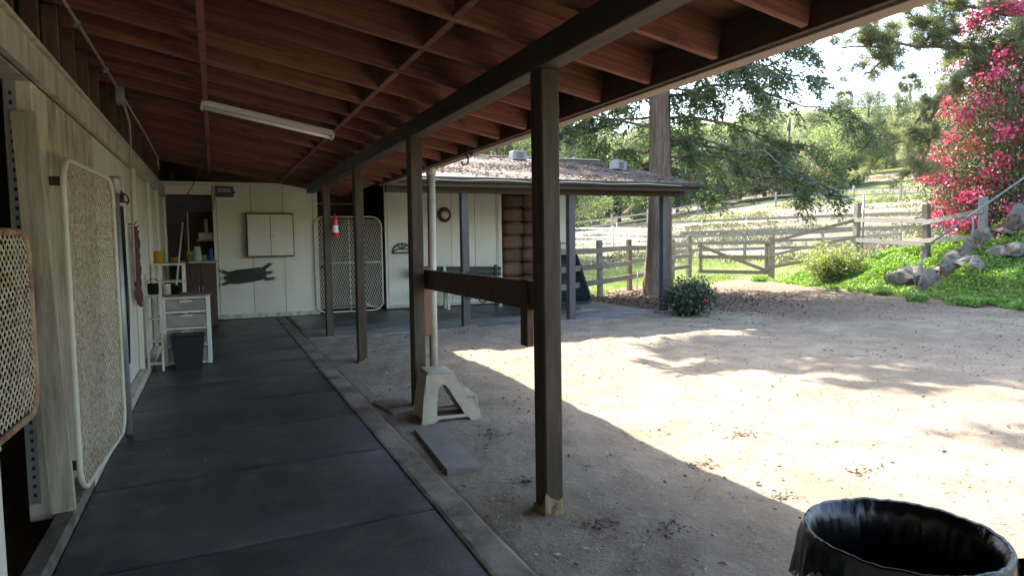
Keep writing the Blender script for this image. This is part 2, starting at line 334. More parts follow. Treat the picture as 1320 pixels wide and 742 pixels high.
# ================================================================== SETTING: ground
def build_ground():
    gx = np.concatenate([np.linspace(-60, -2, 18)[:-1], np.linspace(-2, 1.2, 12)[:-1], np.linspace(1.2, 9.5, 150)[:-1], np.linspace(9.5, 21, 90)[:-1], np.linspace(21, 100, 110)[:-1], np.linspace(100, 420, 40)])
    gy = np.concatenate([np.linspace(-60, -4, 14)[:-1], np.linspace(-4, 1, 16)[:-1], np.linspace(1, 10.8, 170)[:-1], np.linspace(10.8, 22, 100)[:-1], np.linspace(22, 100, 110)[:-1], np.linspace(100, 420, 40)])
    X, Y = np.meshgrid(gx, gy); Z = terrain(X, Y)
    under = (1 - sstep(1.12, 1.26, X)) * (Y < 16)
    Z = Z - 0.12 * under
    Z = np.where((X > 1.0) & (X < 8.0) & (Y > 11.3) & (Y < 18), -0.12, Z)
    V = np.stack([X, Y, Z], -1).reshape(-1, 3); nx, ny = len(gx), len(gy)
    i = np.arange(nx - 1)[None, :] + np.arange(ny - 1)[:, None] * nx
    F = np.stack([i, i + 1, i + nx + 1, i + nx], -1).reshape(-1, 4)
    me = bpy.data.meshes.new('ground'); me.from_pydata(V.tolist(), [], F.tolist()); me.polygons.foreach_set('use_smooth', [True] * len(F))
    x, y = V[:, 0], V[:, 1]; u, v = uv_of(x, y)
    xe = np.interp(y, BY, BX)
    # paddock side of the fence line from (7.9,14.3) to (16.6,20.9) and on to the gate post
    side = (y - 14.6) - (x - 8.2) * 0.76
    wob = 1.2 * np.sin(x * .45) + .9 * np.sin(y * .6 + 1) + .6 * np.sin(1.3 * x + .9 * y)
    field = sstep(-.4, .6, side + .15 * wob) * (x > 8) + sstep(17.6, 19.0, x) * (y > 11) * (x > 17)
    field = np.clip(field + sstep(-2.9, -1.6, side + .3 * wob) * sstep(11.5, 13.5, x) * (y > 13), 0, 1)
    grass = field * (1 - sstep(33, 38, u + wob))
    sand = sstep(38, 42, u + wob) * (1 - sstep(58, 66, u + .5 * wob)) * sstep(-26, -18, v + wob)
    hill = sstep(66, 72, u + wob)
    grass = np.clip(grass + hill * (0.25 + 0.65 * sstep(-.6, .8, wob + .06 * v)) * (1 - sstep(88, 104, u)), 0, 1)
    grass = np.clip(grass + 0.55 * sstep(40, 44, u) * (1 - sstep(46, 50, u)) * (wob > 1.2), 0, 1)
    bank = sstep(-.1, .5, x - xe) * (y < 18.5) * (x < 26)
    grass = np.clip(grass + bank + .8 * sstep(98, 112, u), 0, 1)
    litter = np.exp(-(((x - 10.2) / 2.6) ** 2 + ((y - 14.0) / 2.0) ** 2)) * (1 - grass) + 0.55 * sstep(7, 10.5, x) * sstep(6, 10, y) * (1 - grass) * (u < 27)
    litter = np.clip(litter + hill * (1 - grass) * sstep(90, 105, u), 0, 1)
    ca = me.color_attributes.new('zone', 'FLOAT_COLOR', 'POINT')
    ca.data.foreach_set('color', np.stack([grass, sand, litter, np.ones_like(x)], 1).reshape(-1).astype(np.float32))
    m, nt, N, L, P = _base('yard_ground')
    at_ = N.new('ShaderNodeAttribute'); at_.attribute_name = 'zone'; sp = N.new('ShaderNodeSeparateColor'); L.new(at_.outputs['Color'], sp.inputs[0])
    tc = N.new('ShaderNodeTexCoord')
    def noise(sc, det=8, ro=.6):
        n = N.new('ShaderNodeTexNoise'); n.inputs['Scale'].default_value = sc; n.inputs['Detail'].default_value = det; n.inputs['Roughness'].default_value = ro
        L.new(tc.outputs['Object'], n.inputs['Vector']); return n.outputs[0]
    def ramp(src, a, b, ca_, cb_):
        r = N.new('ShaderNodeMapRange'); r.inputs[1].default_value = a; r.inputs[2].default_value = b; L.new(src, r.inputs[0])
        return mixc(r.outputs[0], ca_, cb_)
    def mixc(f, a, b):
        x_ = N.new('ShaderNodeMix'); x_.data_type = 'RGBA'; L.new(f, x_.inputs[0])
        for i_, c in ((6, a), (7, b)):
            if isinstance(c, tuple): x_.inputs[i_].default_value = (*c, 1)
            else: L.new(c, x_.inputs[i_])
        return x_.outputs[2]
    n_big, n_mid, n_fine, n_tiny = noise(.35), noise(2.2), noise(14, 6, .7), noise(70, 4, .7)
    dirt = ramp(n_mid, .35, .65, (.335, .268, .195), (.225, .175, .122))
    dirt = mixc(N_map(N, L, n_big, .45, .68), dirt, (.2, .155, .11))
    dirt = mixc(N_map(N, L, n_tiny, .58, .68), dirt, (.13, .095, .065))
    dirt = mixc(N_map(N, L, n_fine, .6, .72), dirt, (.42, .34, .255))
    grs = ramp(n_mid, .35, .65, (.075, .115, .024), (.15, .16, .052))
    grs = mixc(N_map(N, L, n_big, .5, .66), grs, (.17, .145, .075)); grs = mixc(N_map(N, L, n_fine, .55, .75), grs, (.2, .17, .085))
    snd = ramp(n_mid, .35, .65, (.17, .145, .11), (.1, .08, .055)); snd = mixc(N_map(N, L, n_big, .5, .62), snd, (.1, .1, .045)); snd = mixc(N_map(N, L, n_fine, .55, .68), snd, (.085, .068, .045))
    lit = ramp(n_fine, .35, .62, (.19, .135, .09), (.09, .06, .04)); lit = mixc(N_map(N, L, n_tiny, .55, .66), lit, (.28, .2, .14))
    def thr(src):
        a = N.new('ShaderNodeMath'); a.operation = 'ADD'; b = N.new('ShaderNodeMath'); b.operation = 'MULTIPLY_ADD'
        L.new(n_fine, b.inputs[0]); b.inputs[1].default_value = .7; b.inputs[2].default_value = -.35
        L.new(src, a.inputs[0]); L.new(b.outputs[0], a.inputs[1]); return N_map(N, L, a.outputs[0], .35, .65)
    c = mixc(thr(sp.outputs[1]), dirt, snd); c = mixc(thr(sp.outputs[2]), c, lit); c = mixc(thr(sp.outputs[0]), c, grs)
    L.new(c, P.inputs['Base Color']); P.inputs['Roughness'].default_value = .95; P.inputs['Specular IOR Level'].default_value = .15
    b1 = N.new('ShaderNodeBump'); b1.inputs['Strength'].default_value = .8; b1.inputs['Distance'].default_value = .04; L.new(n_fine, b1.inputs['Height'])
    b2 = N.new('ShaderNodeBump'); b2.inputs['Strength'].default_value = .4; b2.inputs['Distance'].default_value = .01; L.new(n_tiny, b2.inputs['Height']); L.new(b1.outputs[0], b2.inputs['Normal'])
    L.new(b2.outputs[0], P.inputs['Normal'])
    me.materials.append(m); me.update()
    o = bpy.data.objects.new('ground', me); COL.objects.link(o); ORG['ground'] = Vector((0, 0, 0)); o['kind'] = 'structure'; return o
def N_map(N, L, src, a, b):
    r = N.new('ShaderNodeMapRange'); r.inputs[1].default_value = a; r.inputs[2].default_value = b; L.new(src, r.inputs[0]); return r.outputs[0]
build_ground()

# ================================================================== SETTING: aisle floor, mats, kerb, porch slab
aisle = MB().box((0.13, 4.75, -0.1), (1.9, 19.6, 0.156)).build('aisle_floor', CONC); aisle['kind'] = 'structure'
def mat_piece(parent, x0, x1, y0, y1, ztop, th=0.019, skew=0.0):
    g = 0.006; n = 10; cx, cy = (x0 + x1) / 2, (y0 + y1) / 2; hx, hy = (x1 - x0) / 2 - g, (y1 - y0) / 2 - g; vs = []; fs = []
    rows = (-1, -.96, -.5, 0, .5, .96, 1)
    for j, fy_ in enumerate(rows):
        for i in range(n + 1):
            fx_ = i / n * 2 - 1; ed = 1 if abs(fy_) == 1 else 0
            vs.append((fx_ * hx + random.uniform(-.003, .003), fy_ * hy + skew * fx_ + random.uniform(-.004, .004) * ed, th / 2 - (.005 if ed or i in (0, n) else random.uniform(-.0025, .0015)) + (random.uniform(0, .004) if abs(fy_) == .96 else 0)))
    N1 = n + 1
    for j in range(len(rows) - 1):
        for i in range(n): fs.append((j * N1 + i, j * N1 + i + 1, (j + 1) * N1 + i + 1, (j + 1) * N1 + i))
    rim = [i for i in range(N1)] + [j * N1 + n for j in range(1, len(rows))] + [(len(rows) - 1) * N1 + i for i in range(n - 1, -1, -1)] + [j * N1 for j in range(len(rows) - 2, 0, -1)]
    base = len(vs); vs += [(vs[r][0], vs[r][1], -th / 2) for r in rim]; R_n = len(rim)
    fs += [(rim[k], base + k, base + (k + 1) % R_n, rim[(k + 1) % R_n]) for k in range(R_n)]
    return add_mesh('rubber_mat', MB().add(vs, fs, False).mesh('rubber_mat', RUBBER), parent, (cx, cy, ztop - th / 2 + 0.0005))
ym = [-4.9, -3.7, -2.5, -1.3, -.1, 1.1, 2.35, 3.56, 4.80, 5.88, 6.95, 8.02, 9.06, 10.08, 11.32, 12.57, 14.48]
for k in range(len(ym) - 1): mat_piece(aisle, -0.74, 1.084, ym[k], ym[k + 1], 0.0, skew=.05)

def strip(name, x0, x1, y0, y1, z0, z1, mat, n=70, jit=.008):
    vs = []; fs = []
    for i in range(n + 1):
        y = y0 + (y1 - y0) * i / n; j = lambda: random.uniform(-jit, jit)
        vs += [(x0 + .3 * j(), y, z0), (x0 + .3 * j(), y, z1 - .006 + .4 * j()), (x0 + .02, y, z1 + .3 * j()), (x1 - .03 + j(), y, z1 + .3 * j()), (x1 + j(), y, z1 - .018), (x1 + .01, y, z0)]
    for i in range(n):
        for k in range(5): a = i * 6 + k; fs.append((a, a + 1, a + 7, a + 6))
    o = MB().add(vs, fs, False).build(name, mat); o['kind'] = 'structure'; return o
strip('kerb', 1.083, 1.275, -5, 14.4, -.1, .012, CONC)
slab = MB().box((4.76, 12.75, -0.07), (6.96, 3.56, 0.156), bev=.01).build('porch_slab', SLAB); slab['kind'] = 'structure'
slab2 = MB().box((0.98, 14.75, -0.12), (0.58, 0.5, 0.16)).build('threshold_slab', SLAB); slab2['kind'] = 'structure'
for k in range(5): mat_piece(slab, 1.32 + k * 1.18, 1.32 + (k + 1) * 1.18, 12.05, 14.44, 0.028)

# ================================================================== BARN (open breezeway side)
SL = 0.19
def zb(X): return 2.40 + SL * (2.40 - X)          # underside of the rafters
barn = thing('barn', 'long white board barn with an open breezeway under a red-brown rafter roof', 'barn', (0.5, 5, 0))
X_IN, X_EAVE, Y0, Y1 = -4.6, 2.40, -5.2, 14.44
ang = math.atan(SL)
# roof: deck sheet, rafters, blocking
deck = MB()
for x0, x1, y0, y1 in ((X_IN, 2.46, Y0, 18.2),):
    a, b = zb(x0) + .187, zb(x1) + .187; t = .03
    deck.add([(x0, y0, a), (x1, y0, b), (x1, y1, b), (x0, y1, a), (x0, y0, a + t), (x1, y0, b + t), (x1, y1, b + t), (x0, y1, a + t)],
             [(0, 1, 2, 3)[::-1], (4, 5, 6, 7), (0, 1, 5, 4), (1, 2, 6, 5), (2, 3, 7, 6), (3, 0, 4, 7)])
roof = deck.build('roof', REDDECK, barn)
RAFT_Y = [2.26 + .5775 * k for k in range(-12, 21)]
rl = (X_EAVE - X_IN) / math.cos(ang)
for k, y in enumerate(RAFT_Y):
    xc = (X_EAVE + X_IN) / 2; yy = y + random.uniform(-.008, .008)
    piece('rafter', (rl, .042, .185), RED, roof, (xc, yy, zb(xc) + .094 + random.uniform(-.003, .002)), (random.uniform(-.015, .015), ang, 0), .003)
for X in (-0.02, 1.2):
    for k in range(len(RAFT_Y) - 1):
        ym = (RAFT_Y[k] + RAFT_Y[k + 1]) / 2
        if X > 0 and ym < 13.9: piece('blocking', (.04, .5775 - .048, .18), RED, roof, (X + random.uniform(-.004, .004), ym, zb(X) + .0945), (0, ang, 0), .003)
for y0_, y1_ in ((-5.2, 1.6), (1.604, 5.6), (5.604, 10.2), (10.204, 14.3)):      # furring strip under the rafters
    MB().box((-.02, (y0_ + y1_) / 2, zb(-.02) - .012), (.042, y1_ - y0_, .022), bev=.002).build('ceiling_strip', RED, roof)
# eave trim
MB().box((2.422, 2.82, 2.487), (.036, 16.06, .19), bev=.003).build('rim_board', M('dark_rim_wood', (.1, .05, .03), (.06, .032, .02), 4, .8, .2, 30, (6, .4, 6), dirt=(.2, .13, .09), dscale=5, dlo=.6, dhi=.8, var=0), roof)
MB().box((2.456, 2.82, 2.392), (.026, 16.06, .026), bev=.003).build('trim_strip', TANTRIM, roof)
MB().box((2.552, 2.80, 2.511), (.106, 16.1, .222), bev=.004).build('fascia', TANTRIM, roof)
MB().box((2.472, 2.82, 2.50), (.05, 16.06, .15)).build('drip_flashing', BLACKM, roof)
# beam and posts
MB().box((1.65, 3.9, 2.47), (.125, 18.2, .145), bev=.006).build('beam', BEAMWOOD, barn)
POSTY = [-4.5, -1.9, 0.7, 3.34, 5.93, 8.52, 11.12]
for y in POSTY:
    piece('post', (.105, .142, 2.44), DARKWOOD, barn, (1.65 + (.012 if y < 4 else 0), y, 1.178), (random.uniform(-.004, .004), random.uniform(-.004, .004), 0), .007)
SPL = M('splintered_post_foot', (.34, .25, .13), (.16, .11, .06), 12, .85, .8, 20, (3, 3, .6), dirt=(.06, .04, .025), dscale=14, dlo=.48, dhi=.6, var=0)
for yy, hh, xx in ((3.34, .13, 1.662), (8.52, .05, 1.65)):
    vs = []; n_ = 13; per = [(-.056, .074), (-.056, -.075), (.056, -.075), (.056, .074)]
    for k in range(n_):
        f = k / (n_ - 1) * 3; i_ = min(int(f), 2); g_ = f - i_; px_ = per[i_][0] * (1 - g_) + per[i_ + 1][0] * g_; py_ = per[i_][1] * (1 - g_) + per[i_ + 1][1] * g_
        h_ = hh * random.uniform(.25, 1.15) * (.35 if k < 4 else 1); vs += [(xx + px_ * 1.12, yy + py_ * 1.1, -.02), (xx + px_, yy + py_, h_)]
    MB().add(vs, [(2 * k, 2 * k + 2, 2 * k + 3, 2 * k + 1) for k in range(n_ - 1)]).build('worn_foot', SPL, barn)
GRIMY_SHADE = M('grimy_shade_board', (.58, .51, .39), (.44, .37, .27), 5, .75, .2, 40, (1, 1, .4), dirt=(.2, .145, .095), dscale=3, dlo=.48, dhi=.7, dstretch=(3, 3, .6), var=.06)  # dirt streaks, with shade behind the mesh gate painted into the darker tone
# left wall: backing, header, boards, studs, posts
WX = -0.85
wall = MB().box((WX - .045, 9.46, 1.18), (.03, 9.88, 2.36)).box((WX - .045, 2.2 - 3.6, 1.18), (.03, 7.2, 2.36)).build('left_wall', DARKVOID, barn)
y = 4.5; n = 0
while y < 14.36:
    w = random.choice((.2, .235, .26, .29))
    if 8.62 < y < 8.9: w = .2
    yy = min(y + w, 14.40)
    if not (11.15 < (y + yy) / 2 < 11.5):
        piece('board', (.022, yy - y - .006, 2.33), WHITE if y > 6.1 else GRIMY_SHADE if y > 4.7 else WHITE_WORN, wall, (WX - .012 + random.uniform(-.002, .003), (y + yy) / 2, 1.20), (0, 0, 0), .003)
    y = yy
y = -5.0
while y < 2.1: piece('board', (.022, .274, 2.33), WHITE, wall, (WX - .012, y + .14, 1.2), None, .003); y += .28
for a, b in ((-5.1, 3.2), (3.204, 8.9), (8.904, 14.41)):
    MB().box((WX + .02, (a + b) / 2, 2.455), (.042, b - a, .17), bev=.004).build('header', WHITE_WORN, wall)
    MB().box((WX + .006, (a + b) / 2, 2.552), (.115, b - a, .022), bev=.003).build('top_plate', WHITE_WORN, wall)
    MB().box((WX - .09, (a + b) / 2, 2.42), (.14, b - a, .1)).build('lintel', WHITE_WORN, wall)
for Y_, wd in ((9.0, .1), (10.95, .09), (12.5, .09), (14.30, .09)):
    piece('trim_post', (.05, wd, 2.37), WHITE, wall, (WX + .028, Y_, 1.185), None, .004)
for k in range(34):
    Y_ = -5 + k * .58
    h = zb(-.93) + .05 - 2.565; piece('stud', (.09, .04, h), STUD, wall, (-.935, Y_, 2.565 + h / 2), None, .003)
    if k % 5 != 3: piece('stud', (.04, .25, h), DARKVOID, wall, (-1.02, Y_ + .22, 2.565 + h / 2), None, .003)
# base sill along the left wall
for a, b in ((-5, 2.2), (2.21, 4.9), (4.91, 9.0), (9.01, 14.4)):
    MB().box((-.795, (a + b) / 2, .0), (.1, b - a, .12), bev=.01).build('sill', WHITE_WORN if a > 4 else M('dirty_sill', (.24, .2, .15), (.14, .11, .08), 4, .85, .4, 30, dirt=(.08, .06, .045), dscale=5, dlo=.45, dhi=.65, var=0), wall)
# near stall opening: jamb, perforated steel strip, stall walls
MB().box((WX - .065, 4.435, 1.185), (.13, .13, 2.37), bev=.006).build('door_jamb', WHITE_WORN, wall)
MB().box((WX - .06, 2.2, 1.185), (.16, .12, 2.37), bev=.006).build('door_jamb', WHITE_WORN, wall)
MB().box((WX - .14, 3.5, 1.2), (.02, .01, .01)).build('latch_plate', BLACKM, wall)
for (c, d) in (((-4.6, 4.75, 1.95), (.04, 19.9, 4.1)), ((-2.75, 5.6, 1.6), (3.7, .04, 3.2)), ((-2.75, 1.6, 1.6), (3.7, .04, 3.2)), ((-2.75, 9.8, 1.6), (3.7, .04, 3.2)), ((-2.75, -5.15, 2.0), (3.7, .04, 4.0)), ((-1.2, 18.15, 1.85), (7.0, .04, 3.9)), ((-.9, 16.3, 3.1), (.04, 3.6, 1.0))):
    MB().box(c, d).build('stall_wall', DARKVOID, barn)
# ------------------------------------------------ end wall of the breezeway and porch wall (plane y = 14.5)
EY = 14.5
endw = MB().box((1.0, EY + .05, 1.35), (1.96, .05, 2.68)).build('end_wall', DARKVOID, barn)
def boards_y(parent, x0, x1, edges, z0, z1, mat=WHITE):
    e = [x0] + edges + [x1]
    for a, b in zip(e[:-1], e[1:]):
        piece('board', (b - a - .007, .022, z1 - z0), mat, parent, ((a + b) / 2, EY + .012 + random.uniform(-.003, .003), (z0 + z1) / 2), (0, 0, random.uniform(-.002, .002)), .003)
boards_y(endw, 0.0, 1.98, [.07, .70, 1.30, 1.88], .03, 2.64)
MB().box((.58, EY - .012, 2.665), (3.0, .05, .05), bev=.004).build('cap_rail', WHITE, endw)
MB().box((.99, EY - .006, .06), (1.96, .02, .09), bev=.004).build('skirting', WHITE_WORN, endw)
MB().box((-.46, EY + .02, 2.54), (.9, .06, .19), bev=.004).build('door_header', WHITE, endw)
MB().box((-.87, EY + .03, 1.2), (.07, .06, 2.4), bev=.004).build('door_jamb', WHITE, endw)
# dark room behind the gate and tack room behind the doorway
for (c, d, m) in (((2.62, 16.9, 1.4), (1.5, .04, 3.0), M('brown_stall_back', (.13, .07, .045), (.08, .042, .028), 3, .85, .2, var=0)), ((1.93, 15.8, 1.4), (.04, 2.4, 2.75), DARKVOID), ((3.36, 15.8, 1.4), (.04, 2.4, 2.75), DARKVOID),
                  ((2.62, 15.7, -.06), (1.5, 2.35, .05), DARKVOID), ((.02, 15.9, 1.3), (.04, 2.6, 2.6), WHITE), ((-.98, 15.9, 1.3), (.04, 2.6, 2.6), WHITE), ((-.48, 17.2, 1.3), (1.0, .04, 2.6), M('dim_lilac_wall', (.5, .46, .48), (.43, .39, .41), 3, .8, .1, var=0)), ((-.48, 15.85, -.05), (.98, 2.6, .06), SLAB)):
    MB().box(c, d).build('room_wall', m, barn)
MB().box((2.62, 16.86, 2.42), (1.2, .03, .035)).build('painted_light_slot', M('painted_daylight', (.6, .5, .36), (.5, .4, .28), 4, .8, 0, var=0), barn)  # pale strip on the back wall: daylight through a slot put into its colour
# ------------------------------------------------------------------ porch wing
wing = thing('porch_wing', 'white board wing with porch posts and a leaf-strewn low pitched roof', 'building', (5.5, 13, 0))
ww = MB().box((4.70, EY + .05, 1.42), (2.70, .05, 2.86)).box((7.54, EY + .05, 1.42), (.62, .05, 2.86)).box((6.65, EY + .05, 2.78), (1.16, .05, .14)).build('wing_wall', DARKVOID, wing)
boards_y(ww, 3.36, 6.08, [3.42, 4.02, 4.36, 4.86, 5.42, 5.94], .06, 2.84)
boards_y(ww, 7.24, 7.86, [7.36, 7.74], .06, 2.84)
MB().box((6.02, EY - .012, 1.4), (.09, .03, 2.7), bev=.004).build('corner_trim', WHITE, ww)
MB().box((7.82, EY - .012, 1.4), (.09, .03, 2.7), bev=.004).build('corner_trim', WHITE, ww)
MB().box((7.5, EY - .004, 1.4), (.5, .012, .022)).build('strap_hinge', BLACKM, ww)
MB().box((4.7, EY - .004, .09), (2.6, .02, .07), bev=.004).build('skirting', WHITE_WORN, ww)
for (c, d) in (((7.87, 16.5, 1.4), (.04, 4.0, 2.8)), ((5.6, 18.5, 1.2), (4.6, .04, 2.4)), ((6.65, 15.9, 1.4), (1.3, .04, 2.8))): MB().box(c, d).build('back_wall', DARKVOID if c[1] < 16 else WHITE, wing)
SW = .222; EZ, EYY, RY = 2.53, 10.86, 14.7
def zw(Y): return EZ + SW * (Y - EYY) if Y <= RY else EZ + SW * (RY - EYY) - SW * (Y - RY)
def sheet(x0, x1, y0, y1, dz, t, x0b):
    b = MB(); a, c = zw(y0) + dz, zw(y1) + dz
    return b.add([(x0, y0, a), (x1, y0, a), (x1, y1, c), (x0b, y1, c), (x0, y0, a + t), (x1, y0, a + t), (x1, y1, c + t), (x0b, y1, c + t)],
                 [(0, 1, 2, 3)[::-1], (4, 5, 6, 7), (0, 1, 5, 4), (1, 2, 6, 5), (2, 3, 7, 6), (3, 0, 4, 7)])
wroof = sheet(2.62, 8.72, EYY, RY, 0, .03, -1.55).build('wing_roof', ROOFG, wing)
sheet(-1.55, 8.72, RY + .001, 18.9, 0, .03, 2.4).build('rear_slope', ROOFG, wroof)
MB().bar((-1.2, RY, zw(RY) + .032), (8.72, RY, zw(RY) + .032), .3, .02).build('ridge_cap', M('pale_ridge_metal', (.42, .43, .44), (.34, .35, .36), 4, .5, .1, metal=.3, var=0), wroof)
for k in range(11):
    X = 2.7 + .6 * k
    for (ya, yb) in ((EYY + .03, RY - .03),):
        MB().bar((X, ya, zw(ya) - .072), (X, yb, zw(yb) - .072), .04, .14).build('rafter', RED, wroof)
MB().box((5.62, 11.2, 2.38), (6.0, .1, .14), bev=.005).build('beam', BEAMWOOD, wing)
MB().box((5.56, EYY - .02, 2.47), (6.36, .035, .16), bev=.004).build('fascia', BEAMWOOD, wroof)
g = MB()     # half round gutter
prof = [(math.cos(a) * .06, math.sin(a) * .055) for a in [math.pi + math.pi * k / 8 for k in range(9)]]
vs = []; fs = []
for X in (2.4, 8.76):
    for (py_, pz_) in prof: vs.append((X, EYY - .105 + py_, 2.505 + pz_))
for k in range(8): fs.append((k, k + 1, 9 + k + 1, 9 + k))
fs.append(tuple(range(9))[::-1]); g.add(vs, fs, False); g.box((5.58, EYY - .165, 2.507), (6.36, .012, .014))
g.build('gutter', M('dark_grey_gutter', (.06, .056, .055), (.04, .038, .038), 4, .75, .1, dirt=(.16, .13, .1), dscale=3, dlo=.62, dhi=.8, var=0), wroof)
MB().tube([(2.6 + .4 * k, EYY - .185, 2.49 + .012 * math.sin(k * 1.7)) for k in range(15)], .006, 5).build('cable', PVC, wroof)
for X in (3.99, 6.08, 8.17):
    piece('porch_post', (.13, .13, 2.31), GREYPOST, wing, (X, 11.2, 1.158), (random.uniform(-.004, .004), random.uniform(-.006, .006), 0), .006)
MB().box((8.17, 11.2, .01), (.3, .3, .1), bev=.02).build('post_footing', CONC, wing)
for (X, Y_, w) in ((6.35, 14.15, .34), (8.1, 12.75, .3)):
    v = thing('roof_vent', {6.35: 'pale metal box vent with slots near the ridge of the porch roof', 8.1: 'tilted white box vent low on the right end of the porch roof'}[X], 'vent', (X, Y_, zw(Y_) + .03))
    body = MB().box((X, Y_, zw(Y_) + .12), (w, .26, .2), (0, .1 if X > 7 else 0, .3 if X > 7 else 0), .015).build('housing', M('grey_vent_metal', (.24, .24, .23), (.18, .18, .175), 5, .6, .1, var=0), v)
    for q in range(3): MB().box((X, Y_ - .133 - (.012 if X > 7 else 0), zw(Y_) + .075 + q * .045), (w * .5, .01, .016), (0, 0, .3 if X > 7 else 0)).build('slot', BLACKM, body)

# ================================================================== THINGS IN THE BREEZEWAY
def rrect(w, h, r, n=6, bottom=True):
    """rounded rectangle path (closed) in 2D, from 0..w, 0..h"""
    pts = []
    for cx, cy, a0 in ((w - r, r, -90), (w - r, h - r, 0), (r, h - r, 90), (r, r, 180)):
        for k in range(n + 1):
            a = math.radians(a0 + 90 * k / n); pts.append((cx + r * math.cos(a), cy + r * math.sin(a)))
    return pts
def mesh_gate(t, p0, p1, z0, z1, r_frame, pu, pv, wire, fmat, wmat, corner=.14, bars=(), thick=True):
    """expanded-wire gate panel between p0 and p1 (xy), diamonds pu wide and pv high"""
    p0 = Vector((*p0, 0)); p1 = Vector((*p1, 0)); a = (p1 - p0); W = a.length; a.normalize(); nrm = Vector((-a.y, a.x, 0)); H = z1 - z0
    P = lambda u, v, w=0: p0 + a * u + nrm * w + Vector((0, 0, z0 + v))
    fr = rrect(W, H, corner); MB().tube([P(u, v) for u, v in fr + fr[:1]], r_frame, 8, False).build('frame', fmat, t)
    for (b0, b1) in bars: MB().tube([P(*b0), P(*b1)], r_frame * .6, 6).build('bar', fmat, t)
    w = MB(); nu, nv = int(W / pu), int(H / pv)
    def inside(u, v):
        if not (0 < u < W and 0 < v < H): return False
        dx = max(corner - u, u - (W - corner), 0); dy = max(corner - v, v - (H - corner), 0); return dx * dx + dy * dy < corner * corner
    for i in range(nu + 1):
        for j in range(nv + 1):
            c = (i + .5 * (j % 2)) * pu, j * pv
            for s in (-1, 1):
                e = (c[0] + s * pu / 2, c[1] + pv)
                if not (inside(*c) and inside(*e)): continue
                A, B = P(c[0], c[1], s * .0015), P(e[0], e[1], s * .0015)
                d = (B - A).normalized(); sd = d.cross(nrm) * (wire / 2); n_ = nrm * (wire * .45)
                if thick: w.add([A + sd, A + n_, A - sd, A - n_, B + sd, B + n_, B - sd, B - n_], [(0, 1, 5, 4), (1, 2, 6, 5), (2, 3, 7, 6), (3, 0, 4, 7)])
                else: w.add([A + sd, A - sd, B - sd, B + sd], [(0, 1, 2, 3)])
    return w.build('wire_mesh', wmat, t)
gt = thing('stall_gate', 'tall rusty white wire mesh gate swung back against the left wall', 'gate', (-.80, 4.52, .06))
mesh_gate(gt, (-.755, 4.50), (-.69, 5.98), .075, 1.99, .016, .07, .024, .0066, CREAMWIRE, RUSTWHITE, .17)
MB().box((-.79, 4.53, 1.86), (.07, .03, .05)).build('hinge', BLACKM, gt); MB().box((-.79, 4.53, .24), (.07, .03, .05)).build('hinge', BLACKM, gt)
g2 = thing('stall_gate', 'short rusty brown mesh gate across the dark stall at left edge', 'gate', (-.80, 2.4, .75))
mesh_gate(g2, (-.80, 2.36), (-.765, 3.66), .76, 1.56, .016, .055, .0215, .0075, RUSTY, RUSTWHITE, .12)
MB().tube([(-.80, 2.37, .9), (-.85, 2.26, .9)], .01, 6).build('hinge', BLACKM, g2); MB().tube([(-.80, 2.37, 1.4), (-.85, 2.26, 1.4)], .01, 6).build('hinge', BLACKM, g2)
g3 = thing('stall_gate', 'cream diamond mesh gate closing the dark stall at the back', 'gate', (1.9, 14.45, .04))
mesh_gate(g3, (1.89, 14.42), (3.27, 14.42), .05, 2.02, .016, .05, .06, .0075, CREAMWIRE, CREAMWIRE, .2, (((.7, 0), (.7, 1.97)), ((0, 1.02), (1.38, 1.02))), False)
MB().box((3.29, 14.44, 1.75), (.06, .05, .06)).build('hinge', BLACKM, g3); MB().box((3.29, 14.44, .2), (.06, .05, .1)).build('hinge', BLACKM, g3); MB().box((2.02, 14.4, 1.0), (.05, .03, .07)).build('latch', BLACKM, g3)
# leaning board with punched steel strip on the jamb
lb = thing('leaning_board', 'dirty white plank standing against the stall door jamb', 'board', (-.80, 4.27, .05))
MB().bar((-.80, 4.27, .07), (-.885, 4.335, 2.2), .11, .04, up=(0, 1, 0)).build('plank', M('muddy_plank', (.5, .44, .33), (.4, .34, .25), 5, .8, .3, 40, (3, 3, .5), dirt=(.17, .125, .085), dscale=3, dlo=.48, dhi=.75, dstretch=(5, 5, .5), var=0), lb)
ps = thing('slotted_strip', 'punched metal angle strip fixed to the near stall jamb', 'metal strip', (-.945, 4.366, .1))
sm = MB().box((-.945, 4.366, 1.25), (.05, .004, 2.3)).build('angle_face', GALV, ps)
for k in range(44): piece('hole', (.016, .002, .02), BLACKM, ps, (-.945, 4.3632, .15 + k * .05), None, 0)
# white stub post bottom left
sp_ = thing('stub_post', 'short white post at the near side of the stall doorway', 'post', (-.70, 2.76, -.05))
MB().box((-.735, 2.72, .37), (.07, .16, .86), bev=.006).build('post_body', WHITE, sp_); MB().box((-.735, 2.72, .811), (.08, .17, .02), bev=.004).build('cap', WHITE_WORN, sp_)
